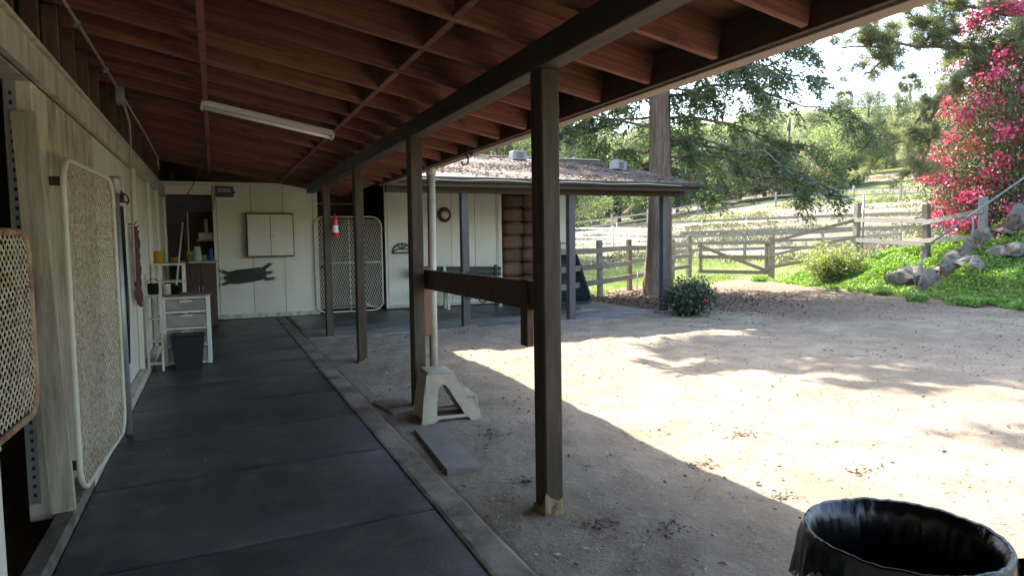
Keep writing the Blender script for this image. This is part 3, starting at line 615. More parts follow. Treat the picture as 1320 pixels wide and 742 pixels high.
# stand pipe with valve
wp = thing('standpipe', 'grey standpipe with a capped top beside the mesh gate', 'pipe', (-.66, 6.12, 0))
MB().tube([(-.68, 6.12, 0), (-.69, 6.12, 1.94)], .03, 12).build('pipe', GALV, wp)
MB().lathe([(.0, .1), (.045, .1), (.048, .08), (.048, 0), (.03, -.03)], (-.69, 6.12, 1.93), 14).build('cap', GALV, wp)
vl = MB().tube([(-.69, 6.12, 1.8), (-.66, 6.22, 1.8), (-.66, 6.24, 1.5)], .016, 8).tube([(-.66, 6.23, 1.84), (-.66, 6.23, 1.9)], .022, 8).build('valve', BLACKM, wp)
MB().tube([(-.66, 6.24, 1.5), (-.655, 6.25, 1.0), (-.665, 6.2, .55)], .013, 8).build('hose', BLACKP, wp)
MB().tube([(-.70, 6.2, 1.84), (-.62, 6.25, 1.84)], .008, 6).build('handle', BLACKM, vl)
# ceiling conduit, junction box, dangling cable
cd = thing('conduit', 'white electrical conduit run along the studs above the left wall', 'conduit', (-.75, 7, 2.9))
MB().tube([(-.76, -4.5, 2.93), (-.76, 7.4, 2.95)], .013, 8).build('conduit_pipe', PVC, cd)
MB().tube([(-.76, 7.62, 2.93), (-.76, 8.2, 2.78), (-.77, 8.35, 2.62), (-.79, 8.4, 2.3), (-.8, 8.4, 1.1)], .012, 8).build('conduit_pipe', PVC, cd)
MB().tube([(-.76, 7.62, 2.95), (-.76, 10, 2.93), (-.77, 12.4, 2.9), (-.8, 13.0, 2.75)], .011, 8).build('conduit_pipe', PVC, cd)
MB().box((-.76, 7.51, 2.91), (.07, .12, .17), bev=.008).build('junction_box', GALV, cd)
for yy in (1.2, 3.1, 5.3, 6.6): MB().box((-.76, yy, 2.94), (.04, .02, .045)).build('clip', GALV, cd)
MB().tube([(-.02, 9.4, 2.84), (-.05, 9.6, 2.55), (-.22, 10, 2.28), (-.42, 10.6, 2.02), (-.6, 11, 1.75)], .006, 5).top('cable', BLACKP, 'thin dark cable drooping from the ceiling before the tack room door', 'cable')
# fluorescent fitting
fl = thing('light_fitting', 'white fluorescent strip light fixed under the rafters', 'light', (.55, 7.18, 2.7))
MB().box((.55, 7.18, zb(.55) - .035), (1.22, .13, .05), (0, ang, 0), .006).build('housing', CLEANWHITE, fl)
for s in (-1, 1): MB().tube([(-.03, 7.18 + s * .028, zb(-.03) - .078), (1.13, 7.18 + s * .028, zb(1.13) - .078)], .013, 8).build('tube', M('unlit_glass_tube', (.82, .82, .8), (.8, .8, .78), 3, .25, 0, var=0), fl)
for X in (-.05, 1.15): MB().box((X, 7.18, zb(X) - .065), (.025, .13, .06), (0, ang, 0), .004).build('end_cap', CLEANWHITE, fl)
# fire extinguisher on the far breezeway post
fx, fy = 1.765, 11.02
fe = thing('fire_extinguisher', 'red fire extinguisher with white label hung on the farthest dark post', 'extinguisher', (fx, fy, 1.6))
MB().lathe([(.0, .0), (.045, .0), (.052, .012), (.052, .25), (.045, .285), (.02, .305), (.018, .33)], (fx, fy, 1.585), 18).build('cylinder', REDP, fe)
MB().box((fx, fy - .01, 1.935), (.03, .07, .03)).box((fx + .01, fy - .04, 1.97), (.02, .11, .012), (-.3, 0, 0)).build('lever', BLACKM, fe)
MB().tube([(fx, fy - .04, 1.93), (fx + .05, fy - .06, 1.9), (fx + .066, fy - .04, 1.8), (fx + .062, fy - .02, 1.68)], .009, 6).build('hose', BLACKP, fe)
lv = []; lf = []
for k in range(9):
    a = math.radians(-150 + k * 15); lv += [(fx + .0535 * math.cos(a), fy + .0535 * math.sin(a), 1.65), (fx + .0535 * math.cos(a), fy + .0535 * math.sin(a), 1.76)]
MB().add(lv, [(2 * k, 2 * k + 2, 2 * k + 3, 2 * k + 1) for k in range(8)]).build('paper_label', CLEANWHITE, fe)
MB().box((fx - .02, fy + .055, 1.75), (.09, .015, .05)).build('bracket', BLACKM, fe)
# wall cabinet on the end wall
cb = thing('wall_cabinet', 'white two-door cabinet with dark edging hung on the end wall', 'cabinet', (1.03, 14.4, 1.25))
MB().box((1.035, 14.4, 1.655), (.89, .17, .86), bev=.004).build('carcass', M('dark_cabinet_edge', (.1, .09, .075), (.07, .06, .05), 4, .7, .1, var=0), cb)
for s in (-1, 1):
    d = MB().box((1.035 + s * .214, 14.303, 1.655), (.418, .02, .81), bev=.003).build('door', WHITE, cb); MB().tube([(1.035 + s * .03, 14.293, 1.64), (1.035 + s * .03, 14.275, 1.64)], .01, 8).build('knob', BLACKM, d)
# dark leather harness pinned to the end wall
hx, hy, hz = .60, 14.47, .86
hd = thing('hide_panel', 'dark green-black hide-shaped hanging with strap ends spread on the end wall', 'wall hanging', (hx, hy, hz))
o = [(-.40, -.14), (-.2, -.155), (.0, -.135), (.2, -.105), (.34, -.06), (.345, .06), (.32, .14), (.2, .16), (.0, .14), (-.2, .125), (-.38, .075), (-.39, -.03)]
MB().add([(hx + u, hy - .012 - .012 * math.cos(u * 4), hz + v) for u, v in o] + [(hx + u, hy + .008, hz + v) for u, v in o],
         [tuple(range(12))[::-1], tuple(range(12, 24))] + [(k, (k + 1) % 12, 12 + (k + 1) % 12, 12 + k) for k in range(12)]).build('panel', M('dark_green_leather', (.035, .042, .035), (.022, .027, .022), 6, .6, .3, 20, var=0), hd)
LEA = MATS['dark_green_leather']
for pts in ([(-.36, .06), (-.43, .085), (-.49, .12)], [(-.36, -.03), (-.43, -.03), (-.48, -.03)], [(-.36, -.12), (-.43, -.145), (-.5, -.16)], [(.28, .13), (.37, .18), (.44, .235)], [(.32, .04), (.39, .05), (.46, .055)], [(.3, -.08), (.4, -.075), (.5, -.065)]):
    st = MB()
    for (a, b) in zip(pts[:-1], pts[1:]): st.bar((hx + a[0], hy - .012, hz + a[1]), (hx + b[0], hy - .012, hz + b[1]), .02, .055, bev=0)
    s_ = st.build('strap', LEA, hd); e = pts[-1]; MB().box((hx + e[0], hy - .02, hz + e[1]), (.05, .015, .04)).build('buckle', GALV, s_)
for k in range(5): MB().box((hx - .1 + k * .035, hy - .0305, hz - .0), (.012, .004, .05 + .02 * (k % 2))).build('stitch_mark', BLACKP, hd)
# small electrical box at the top left of the end wall
eb = thing('charger_box', 'dark grey electric box mounted high at the end wall corner', 'electrical box', (.22, 14.44, 2.4))
MB().box((.225, 14.44, 2.5), (.32, .1, .2), bev=.015).build('case', M('dark_grey_case', (.06, .07, .08), (.045, .05, .06), 5, .5, .05, var=0), eb)
MB().box((.22, 14.387, 2.53), (.24, .008, .08), bev=.002).build('panel_strip', M('grey_panel', (.25, .27, .3), (.2, .22, .25), 8, .5, 0, var=0), eb)
MB().box((.40, 14.44, 2.5), (.03, .04, .04)).build('terminal', BLACKM, eb); MB().tube([(.06, 14.45, 2.45), (.03, 14.45, 2.3), (.02, 14.46, 2.15)], .006, 5).build('lead', BLACKP, eb)

# ------------------------------------------------ clutter at the end of the left wall
dt = thing('drawer_tower', 'white plastic drawer tower with clear fronts at the left wall', 'drawers', (-.35, 9.5, 0))
for X in (-.60, -.10):
    for Y_ in (9.32, 9.66): MB().box((X, Y_, .44), (.05, .05, .86), bev=.005).build('upright', CLEANWHITE, dt)
DF = M('cloudy_drawer_front', (.3, .29, .26), (.22, .21, .19), 4, .3, .02, dirt=(.45, .4, .3), dscale=5, dlo=.5, dhi=.7, var=.1)
for z in (.03, .25, .46, .665, .84): MB().box((-.35, 9.49, z), (.45, .37, .028), bev=.004).build('shelf_rail', CLEANWHITE, dt)
for z, h in ((.135, .17), (.355, .16), (.56, .155), (.752, .13)):
    d = MB().box((-.35, 9.32, z), (.44, .02, h), bev=.004).build('drawer', DF, dt); MB().box((-.35, 9.302, z + h / 2 - .02), (.14, .014, .02)).build('handle', CLEANWHITE, d)
MB().box((-.35, 9.49, .872), (.58, .42, .022), bev=.004).build('top_board', M('grimy_top_board', (.2, .15, .1), (.13, .1, .07), 5, .7, .2, var=0), dt)
bn = thing('waste_bin', 'small black waste bin standing before the white drawer tower', 'bin', (-.33, 9.06, 0))
vs = []
for z, h in ((0, .14), (.40, .185), (.41, .195), (.42, .195), (.42, .175), (.03, .13)):
    for i, j in ((-1, -1), (1, -1), (1, 1), (-1, 1)): vs.append((-.33 + i * h, 9.06 + j * h * .8, z + .004))
MB().add(vs, [(0, 3, 2, 1)] + [(4 * r + k, 4 * r + (k + 1) % 4, 4 * r + 4 + (k + 1) % 4, 4 * r + 4 + k) for r in range(5) for k in range(4)] + [(20, 21, 22, 23)]).build('tub', BLACKP, bn)
MB().box((-.33, 8.898, .385), (.08, .02, .02), bev=.003).build('handle', BLACKP, bn)
ld = thing('step_ladder', 'narrow white rack ladder between the wall and drawer tower', 'ladder', (-.68, 9.1, 0))
for X in (-.755, -.605):
    MB().bar((X, 8.98, 0.005), (X - .01, 9.2, 1.14), .028, .04).build('rail', WHITE_WORN, ld)
for z in (.1, .36, .62, .88): MB().box((-.682, 8.98 + z * .19, z), (.14, .06, .022), bev=.003).build('rung', WHITE_WORN, ld)
# dark pots and a can on the ladder / tower top
def pot(name, label, cat, c, r, h, mat, n=16, handle=False, rt=None):
    t = thing(name, label, cat, c); rt = rt or r * 1.1
    MB().lathe([(0, .0), (r, .0), (rt, h), (rt * 1.04, h), (rt * .97, h), (r * .95, h * .1), (0, h * .1)], c, n).build('body', mat, t)
    if handle: MB().tube([(c[0] + rt * math.cos(a), c[1], c[2] + h + rt * .9 * math.sin(a)) for a in [math.pi * k / 8 for k in range(9)]], .005, 5).build('handle', BLACKM, t)
    else: MB().lathe([(rt * 1.05, h - .012), (rt * 1.08, h - .006), (rt * 1.05, h)], c, n).build('rim', mat, t)
    return t
pot('bucket', 'dark bucket with wire handle on top of the narrow ladder', 'bucket', (-.69, 9.2, .905), .06, .13, BLACKP, handle=True)
pot('can', 'pale can standing at the left end of the drawer tower top', 'can', (-.56, 9.4, .884), .05, .12, CLEANWHITE, rt=.05)
pot('flower_pot', 'dark pot beside the pale can on the drawer tower', 'pot', (-.46, 9.44, .884), .05, .11, BLACKP)
# white shelf unit behind, with things on it
su = thing('shelf_unit', 'white slatted shelf unit behind the drawer tower', 'shelf', (-.62, 11, 0))
for X in (-.80, -.42):
    for Y_ in (10.85, 11.2): MB().box((X, Y_, .61), (.04, .04, 1.21), bev=.004).build('upright', WHITE_WORN, su)
for z in (.12, .45, .78, .97, 1.215): MB().box((-.61, 11.025, z), (.42, .4, .025), bev=.003).build('shelf', WHITE_WORN, su)
pot('jar', 'yellow-orange plastic jar on the white shelf unit', 'jar', (-.74, 10.96, 1.229), .07, .18, M('yellow_plastic', (.62, .36, .03), (.5, .27, .02), 4, .4, 0, var=0), rt=.07)
pot('tin', 'small rusty tin next to the yellow jar', 'tin', (-.55, 11.0, 1.229), .06, .08, M('rusty_tin', (.25, .12, .06), (.16, .08, .04), 6, .6, .1, var=0), rt=.06)
ct = thing('counter_cabinet', 'dark brown counter cabinet standing in front of the tack room doorway', 'cabinet', (-.24, 13.6, 0))
MB().box((-.24, 13.62, .58), (.52, .5, 1.14), bev=.005).build('carcass', M('dark_brown_cabinet', (.09, .045, .03), (.055, .03, .02), 4, .6, .1, 20, (4, 4, .6), var=0), ct)
MB().box((-.26, 13.6, 1.175), (.6, .56, .035), bev=.004).build('worktop', M('pale_worktop', (.4, .38, .34), (.32, .3, .27), 4, .5, .05, var=0), ct)
for s in (-1, 1):
    d = MB().box((-.24 + s * .128, 13.362, .58), (.245, .016, 1.08), bev=.003).build('door', MATS['dark_brown_cabinet'], ct); MB().box((-.24 + s * .03, 13.35, .7), (.012, .012, .08)).build('handle', GALV, d)
pot('jug', 'milky plastic jug on the counter by the doorway', 'jug', (-.28, 13.5, 1.194), .085, .26, M('milky_plastic', (.5, .56, .5), (.42, .48, .42), 4, .35, 0, var=0), rt=.05)
pot('bottle', 'blue spray bottle at the right end of the counter', 'bottle', (-.06, 13.5, 1.194), .05, .22, M('blue_plastic', (.07, .14, .42), (.05, .1, .32), 4, .3, 0, var=0), rt=.025)
pot('tub', 'yellow-green tub behind the milky jug on the counter', 'tub', (-.40, 13.55, 1.194), .07, .17, M('mustard_plastic', (.4, .36, .05), (.32, .28, .04), 4, .4, 0, var=0), rt=.075)
pot('mug', 'white mug between jug and blue bottle on the counter', 'mug', (-.16, 13.6, 1.194), .04, .1, CLEANWHITE, rt=.042)
dr = thing('tack_room_door', 'dark brown door standing open inside the tack room', 'door', (-.3, 15.2, 0))
MB().box((-.2, 15.3, 1.1), (.5, .04, 2.1), (0, 0, .12), .004).build('leaf', DARKVOID, dr); MB().box((-.47, 15.26, 1.1), (.02, .05, 2.1), (0, 0, .12)).build('edge_trim', CLEANWHITE, dr); MB().box((-.13, 15.25, 1.85), (.06, .02, .3), (0, 0, .12)).build('notice', CLEANWHITE, dr)
sh = thing('storage_box', 'white box on a bracket shelf inside the tack room', 'box', (-.12, 15.0, 1.55))
MB().box((-.14, 15.05, 1.66), (.26, .2, .13), bev=.006).build('carton', CLEANWHITE, sh); MB().box((-.14, 15.06, 1.575), (.34, .26, .03)).build('shelf_board', WHITE_WORN, sh)
# broom handles
br = thing('broom', 'black broom handle leaning on the counter cabinet', 'broom', (-.3, 13.0, 0))
MB().tube([(-.22, 12.9, .06), (-.45, 13.3, 1.22), (-.50, 13.5, 1.62)], .014, 8).build('handle', BLACKP, br); MB().box((-.21, 12.88, .05), (.28, .05, .1), bev=.01).build('brush_head', BLACKP, br)
b2 = thing('rake', 'pale wooden handled rake leaning in the corner by the shelf unit', 'rake', (-.6, 11.8, 0))
MB().tube([(-.66, 11.5, .03), (-.45, 12.3, 1.85)], .013, 8).build('handle', CLEANWHITE, b2); MB().box((-.665, 11.49, .03), (.26, .03, .03)).build('rake_head', GALV, b2)
# braided ropes on the left wall
for k, (yy, z0, z1) in enumerate(((8.55, .9, 1.70), (8.75, .86, 1.66))):
    t = thing('lead_rope', ('maroon braided rope hung doubled on the left wall, nearer hook', 'maroon braided rope hung doubled on the left wall, farther hook')[k], 'rope', (-.80, yy, z0), 'ropes on the left wall')
    RM = M('maroon_rope', (.1, .025, .035), (.16, .08, .07), 60, .85, .4, var=0)
    for q in range(4):
        MB().tube([(-.80 + .012 * math.sin(i * 1.3 + q * 1.6) + .01 * (q % 2), yy - .045 + q * .03 + .01 * math.cos(i * 1.3 + q), z1 - (z1 - z0 + .06 * (q % 2)) * i / 14) for i in range(15)], .014, 6).build('strand', RM, t)
    MB().tube([(-.86, yy, z1 + .03), (-.79, yy, z1 + .02), (-.77, yy, z1 + .06)], .007, 6).build('hook', BLACKM, t)
hk = thing('wall_hook', 'small black hook on the left wall above the ropes', 'hook', (-.82, 8.0, 1.95))
MB().tube([(-.84, 8.0, 2.03), (-.79, 8.0, 2.0), (-.78, 8.0, 1.94), (-.80, 8.0, 1.91)], .008, 6).build('hook_arm', BLACKM, hk); MB().box((-.843, 8.0, 2.02), (.012, .04, .07)).build('plate', BLACKM, hk)

# ================================================================== PORCH AND YARD THINGS
# hitching rail between near posts
hr = thing('hitching_rail', 'weathered brown plank rail bolted between two breezeway posts', 'rail', (1.74, 4.6, .86))
MB().bar((1.752, 3.43, 1.168), (1.752, 6.0, 1.155), .045, .17).build('plank', RAILWOOD, hr)
MB().box((1.738, 3.77, 1.055), (.045, .10, .41), bev=.005).build('upright', RAILWOOD, hr)
MB().box((1.757, 5.99, .95), (.06, .05, .62), bev=.005).build('upright', M('reddish_new_wood', (.24, .12, .07), (.17, .085, .05), 5, .7, .2, 30, (6, 6, .6), var=0), hr)
for yy in (4.55, 4.85):
    for s in (1, -1): MB().tube([(1.752 + .026 * math.cos(a), yy + .012 * math.sin(a), (1.245 if s > 0 else 1.072) + .014 * math.sin(a)) for a in [2 * math.pi * k / 12 for k in range(13)]], .005, 5).build('tie_ring', BLACKM, hr)
for yy in (3.74, 3.80, 5.90, 5.96):
    for zz in (1.12, 1.2): MB().tube([(1.774, yy, zz), (1.786, yy, zz)], .009, 6).build('bolt', BLACKM, hr)
# white downpipe beside the second post
dp = thing('downpipe', 'dusty white pipe rising from the dirt beside the second post', 'pipe', (1.83, 6.06, 0))
MB().tube([(1.83, 6.06, -.05), (1.845, 6.06, 2.13)], .038, 14).build('pipe', PVC, dp); MB().lathe([(.038, 0), (.046, .0), (.046, .06), (.0, .07)], (1.845, 6.06, 2.1), 14).build('coupling', PVC, dp)
MB().tube([(1.80, 5.99, 2.0), (1.79, 5.98, 1.2), (1.785, 5.985, .45)], .008, 6).build('wire_lead', M('brown_wire', (.12, .07, .04), (.08, .05, .03), 5, .7, 0, var=0), dp)
# plastic step stool
st = thing('step_stool', 'scuffed white plastic step stool standing on the dirt beside the kerb', 'stool', (1.50, 5.32, 0.0), None, math.radians(-4))
outer = [(.0, 0), (.02, .22), (.045, .40), (.06, .435), (.16, .445), (.25, .435), (.275, .405), (.335, .24), (.41, .225), (.425, .19), (.455, 0), (.375, 0), (.36, .035), (.24, .035), (.13, .035), (.085, .0)]
inner = [(.115, .06), (.12, .18), (.13, .28), (.145, .32), (.17, .335), (.195, .325), (.215, .29), (.24, .24), (.262, .19), (.285, .15), (.32, .075), (.325, .062), (.31, .06), (.24, .06), (.19, .06), (.13, .06)]
for y0_, lean in ((.0, .05), (.33, -.05)):
    MB().ring_plate(outer, inner, .024, lambda u, v, w, y0_=y0_, lean=lean: (u, y0_ + lean * (v / .44) + w, v)).build('side_frame', PLASTICW, st, True)
MB().box((.155, .177, .438), (.20, .27, .024), bev=.01).build('top', PLASTICW, st, True)
MB().box((.388, .177, .215), (.075, .33, .02), bev=.008).build('step', PLASTICW, st, True)
MB().bar((.03, .177, .0), (.055, .177, .43), .34, .02, up=(1, 0, 0), taper=.82).build('back_panel', PLASTICW, st, True)
MB().bar((.44, .177, .0), (.415, .177, .21), .34, .018, up=(1, 0, 0), taper=.95).build('riser', PLASTICW, st, True)
MB().bar((.29, .177, .40), (.345, .177, .235), .28, .016, up=(1, 0, 0)).build('riser', PLASTICW, st, True)
for u in (.015, .44): 
    for w in (.012, .342): MB().box((u, w, .006), (.04, .03, .014)).build('foot', PLASTICW, st, True)
st.scale = (1.12, 1.1, .93)
# flat offcut of stall mat lying on the dirt
of = MB(); vs = [(1.39, 5.16), (1.62, 5.13), (1.545, 4.06), (1.315, 4.1)]
of.add([(x, y_, -.02) for x, y_ in vs] + [(x, y_, .026 + .003 * i) for i, (x, y_) in enumerate(vs)], [(0, 1, 2, 3), (7, 6, 5, 4), (0, 4, 5, 1), (1, 5, 6, 2), (2, 6, 7, 3), (3, 7, 4, 0)])
of.top('mat_offcut', M('dusty_grey_rubber', (.24, .215, .185), (.17, .15, .125), 6, .85, .3, 50, dirt=(.22, .18, .13), dscale=4, dlo=.5, dhi=.7, var=0), 'dusty grey rubber mat offcut lying on the dirt by the kerb', 'mat')
# concrete foot slab of the stool corner
MB().box((1.47, 6.0, .01), (.3, .5, .03), (0, 0, .15), .01).top('paving_stone', CONC, 'flat dusty paving stone sunk beside the second post', 'stone')
# big trash can with black liner
tx, ty, th, tr = 1.705, 1.245, .68, .252
tc_ = thing('trash_can', 'round grey trash can with a black liner folded over its rim', 'trash can', (tx, ty, 0))
MB().lathe([(0, .0), (.19, .0), (.2, .01), (tr - .014, th - .03), (tr - .004, th - .02), (tr - .004, th), (tr - .007, th), (.196, .02), (0, .015)], (tx, ty, 0), 40).build('barrel', M('grey_barrel_plastic', (.3, .3, .3), (.24, .24, .24), 4, .5, .05, var=0), tc_)
LINER = M('black_liner_film', (.008, .008, .009), (.005, .005, .006), 5, .24, .55, 22, (1, 1, .3), var=0, rvar=.1, spec=.45)
ph = [random.uniform(0, 6.28) for _ in range(12)]
def wrink(a, i):
    dep = max(0, i - 7) if i > 7 else max(0, 5 - i)
    w = sum((1.3 - 2.6 * abs(math.sin(a * f / 2 + ph[k] + i * .13 * (k % 3 - 1)))) * am for k, (f, am) in enumerate(((5, .5), (9, .7), (14, .8), (23, .6), (37, .55), (53, .4))))
    f = 1 + (abs(w) * .0055 * min(dep, 5) if i < 6 else -abs(w) * .011 * min(dep, 4))
    dz = (w * .006 + .014 * math.sin(a * 2 + 1) + .01 * math.sin(a * 7)) * (2 if i == 0 else 1) if i < 3 else w * .0012
    return f, dz
lp = [(tr + .012, th - .112), (tr + .008, th - .095), (tr + .008, th - .07), (tr + .006, th - .04), (tr + .004, th - .015), (tr + .002, th + .002), (tr - .002, th + .007), (tr - .014, th + .003), (tr - .028, th - .04), (tr - .034, th - .1), (tr - .04, th - .18), (tr - .05, th - .27), (tr - .06, th - .36), (tr - .075, th - .45), (tr - .11, th - .54), (.0, th - .57)]
MB().lathe(lp, (tx, ty, 0), 150, wrink).build('liner', LINER, tc_)
kn = Vector((tx + .16, ty - .215, th - .06))
MB().lathe([(0, -.03), (.03, -.015), (.02, .01), (.035, .03), (.0, .045)], kn, 9, lambda a, i: (1 + .35 * math.sin(a * 3 + i), .008 * math.sin(a * 2 + i))).build('liner_knot', LINER, tc_)
fm, fnt, fN, fL, fP = _base('clear_film'); fP.inputs['Base Color'].default_value = (.55, .6, .66, 1); fP.inputs['Roughness'].default_value = .15; fP.inputs['Alpha'].default_value = .3
cp = MB(); vs = []; n_ = 9
for i in range(n_):
    for j in range(n_): vs.append((tx - .06 + i * .02 + random.uniform(-.008, .008), ty - .08 + j * .02 + random.uniform(-.008, .008), th - .40 + random.uniform(-.03, .05) + .09 * (1 - abs(i - 4) / 4)))
cp.add(vs, [(i * n_ + j, i * n_ + j + 1, (i + 1) * n_ + j + 1, (i + 1) * n_ + j) for i in range(n_ - 1) for j in range(n_ - 1)])
cp.top('plastic_wrap', fm, 'crumpled clear plastic wrap lying inside the trash can', 'plastic')
# bench on the porch
bc = thing('bench', 'dark green slatted bench against the porch wall', 'bench', (4.85, 14.1, .03))
for z in (.885, .775): MB().box((4.85, 14.16, z), (2.1, .03, .098), (0, .03, 0), .005).build('back_slat', GREENB, bc)
for yy in (13.82, 13.93, 14.04): MB().box((4.85, yy, .45), (2.0, .09, .035), bev=.005).build('seat_slat', GREENB, bc)
for X in (4.55, 5.75):
    MB().box((X, 14.1, .49), (.06, .05, .92), bev=.004).build('leg', WHITE_WORN if X < 5 else GREENB, bc); MB().box((X, 13.86, .24), (.06, .05, .42), bev=.004).build('leg', WHITE_WORN, bc)
# half-round iron ornament and round plaque on the porch wall
ho = thing('hay_rack', 'small half-round black wire rack on the porch wall', 'rack', (3.72, 14.46, 1.24))
R_ = .21
MB().tube([(3.72 + R_ * math.cos(a), 14.46, 1.25 + R_ * math.sin(a) * .95) for a in [math.pi * k / 14 for k in range(15)]] + [(3.72 + R_, 14.46, 1.25)], .016, 6).build('hoop', BLACKM, ho)
for a in (60, 120, 90): MB().tube([(3.72, 14.44, 1.32), (3.72 + R_ * math.cos(math.radians(a)), 14.46, 1.25 + R_ * .95 * math.sin(math.radians(a)))], .011, 6).build('spoke', BLACKM, ho)
MB().tube([(3.72 - R_, 14.45, 1.26), (3.6, 14.4, 1.33), (3.72, 14.38, 1.345), (3.84, 14.4, 1.33), (3.72 + R_, 14.45, 1.26)], .012, 6).build('front_rail', BLACKM, ho)
MB().box((3.72, 14.455, 1.25), (R_ * 2, .05, .03)).build('base_bar', BLACKM, ho)
rc = thing('round_thermometer', 'round dial in a brown horseshoe-shaped frame on the porch wall', 'dial', (4.69, 14.46, 1.95))
MB().tube([(4.69 + .115 * math.cos(a), 14.455, 2.07 + .13 * math.sin(a)) for a in [math.radians(95 + 350 * k / 20) for k in range(21)]], .04, 8).build('collar', M('brown_leather', (.1, .045, .03), (.065, .03, .02), 6, .6, .2, var=0), rc)
dl = MB().lathe([(0.0, .0), (.088, .0), (.088, .018), (.0, .022)], (0, 0, 0), 22); dl.v = [(4.69 + x, 14.43 - z, 2.065 + y_) for x, y_, z in dl.v]; dl.build('dial', CLEANWHITE, rc)
MB().bar((4.69, 14.402, 2.065), (4.72, 14.402, 2.11), .006, .006).build('needle', BLACKM, rc)
# brown bales stacked in the feed opening
zc = .035; row = 0
while zc < 2.4:
    h = .31
    for q in range(2):
        c = (6.38 + q * .52 + random.uniform(-.015, .015), 15.05 + random.uniform(-.04, .04), zc + h / 2)
        t = thing('bale', f"brown wrapped bale in the feed opening, {'left' if q == 0 else 'right'} column, {['bottom', 'second', 'third', 'fourth', 'fifth', 'sixth', 'seventh', 'top'][row]} layer", 'bale', c, 'bales stacked in the feed opening')
        bm = bmesh.new(); bmesh.ops.create_cube(bm, size=1); bmesh.ops.subdivide_edges(bm, edges=list(bm.edges), cuts=3, use_grid_fill=True)
        for v in bm.verts:
            p = v.co.copy(); k = 1 - .22 * max(0, (abs(p.x) * 2) ** 6 * .5 + (abs(p.z) * 2) ** 6 * .5 - .35)
            v.co = Vector((p.x * .52 * (1 - .1 * (abs(p.z) * 2) ** 4), p.y * .9, p.z * h * (1 - .16 * (abs(p.x) * 2) ** 4))) + Vector((random.uniform(-.012, .012), random.uniform(-.02, .02) * (1 if p.y < 0 else 0) - .04 * (1 - (2 * p.x) ** 2) * (1 if p.y < -.4 else 0), random.uniform(-.01, .01)))
        me = bpy.data.meshes.new('bale_body'); bm.to_mesh(me); bm.free(); me.materials.append(BALE); me.polygons.foreach_set('use_smooth', [True] * len(me.polygons))
        b_ = add_mesh('bale_body', me, t, c)
        for s in (-.12, .13): MB().box((c[0] + s, c[1], c[2]), (.012, .93, h * .99)).build('strap', M('bale_twine', (.35, .24, .13), (.28, .18, .1), 5, .7, 0, var=0), t)
    zc += h + .004; row += 1
# green wheelbarrow tub leaning on the wall
tb = thing('wheelbarrow_tray', 'dark green plastic barrow tray leaning upright at the porch end', 'tray', (7.55, 13.8, .02))
def tray_loop(w0, w1, h0, h1, dpt, r, n=5):
    pts = []
    for (sx, sz, a0) in ((1, -1, -90), (1, 1, 0), (-1, 1, 90), (-1, -1, 180)):
        for k in range(n + 1):
            a = math.radians(a0 + 90 * k / n); z = (h1 if sz > 0 else h0) - sz * r + r * math.sin(a); f = (z - h0) / (h1 - h0); w = w0 + (w1 - w0) * f
            pts.append((sx * (w - r) + r * math.cos(a), dpt, z))
    return pts
loops = [tray_loop(.43, .33, 0, 1.30, 0, .12), tray_loop(.41, .31, .02, 1.28, -.012, .11), tray_loop(.39, .29, .04, 1.26, .0, .11), tray_loop(.30, .22, .14, 1.12, .24, .1), tray_loop(.1, .08, .5, .8, .25, .03)]
vs = []; fs = []; n_ = len(loops[0])
tl = math.radians(-27)
for lp_ in loops:
    for (x, d, z) in lp_: vs.append((7.56 + x, 13.68 + d * math.cos(tl) - z * math.sin(tl), .04 + z * math.cos(tl) + d * math.sin(tl) + .1))
for q in range(len(loops) - 1):
    for k in range(n_): fs.append((q * n_ + k, q * n_ + (k + 1) % n_, (q + 1) * n_ + (k + 1) % n_, (q + 1) * n_ + k))
fs.append(tuple((len(loops) - 1) * n_ + k for k in range(n_)))
zmin = min(v[2] for v in vs); vs = [(x, y_, z - zmin + .032) for x, y_, z in vs]
MB().add(vs, fs, True).build('tray', GREENP, tb)
MB().tube([vs[k] for k in range(n_)] + [vs[0]], .018, 6, False).build('rolled_rim', GREENP, tb)
MB().tube([(7.40, 14.26, 1.2), (7.40, 14.25, 1.27), (7.5, 14.25, 1.27), (7.5, 14.26, 1.2)], .012, 6).build('handle', BLACKM, tb)
# hook hanging from the eave
ek = thing('hanging_hook', 'rusty chain hook hanging from the eave above the porch', 'hook', (2.40, 6.66, 2.2))
MB().tube([(2.40, 6.66, 2.62), (2.40, 6.66, 2.38)], .006, 5).build('chain', BLACKM, ek)
MB().tube([(2.40, 6.66 + .0, 2.38), (2.42, 6.63, 2.33), (2.41, 6.64, 2.28), (2.38, 6.69, 2.27), (2.37, 6.71, 2.31)], .010, 6).build('hook_body', BLACKM, ek)
MB().tube([(2.40, 6.66, 2.42), (2.45, 6.60, 2.36), (2.44, 6.55, 2.41)], .008, 5).build('hook_body', BLACKM, ek)

# ================================================================== FENCES AND GATE
def post_at(f, name, p, h, w, mat, sink=.15, lean=.012):
    return piece(name, (w, w, h + sink), mat, f, (p[0], p[1], p[2] + (h - sink) / 2), (random.uniform(-lean, lean), random.uniform(-lean, lean), random.uniform(-.1, .1)), .008)
def rail_between(f, a, b, za, zb_, w, h, mat, name='rail'):
    return MB().bar((a[0], a[1], za), (b[0], b[1], zb_), w, h).build(name, mat, f)
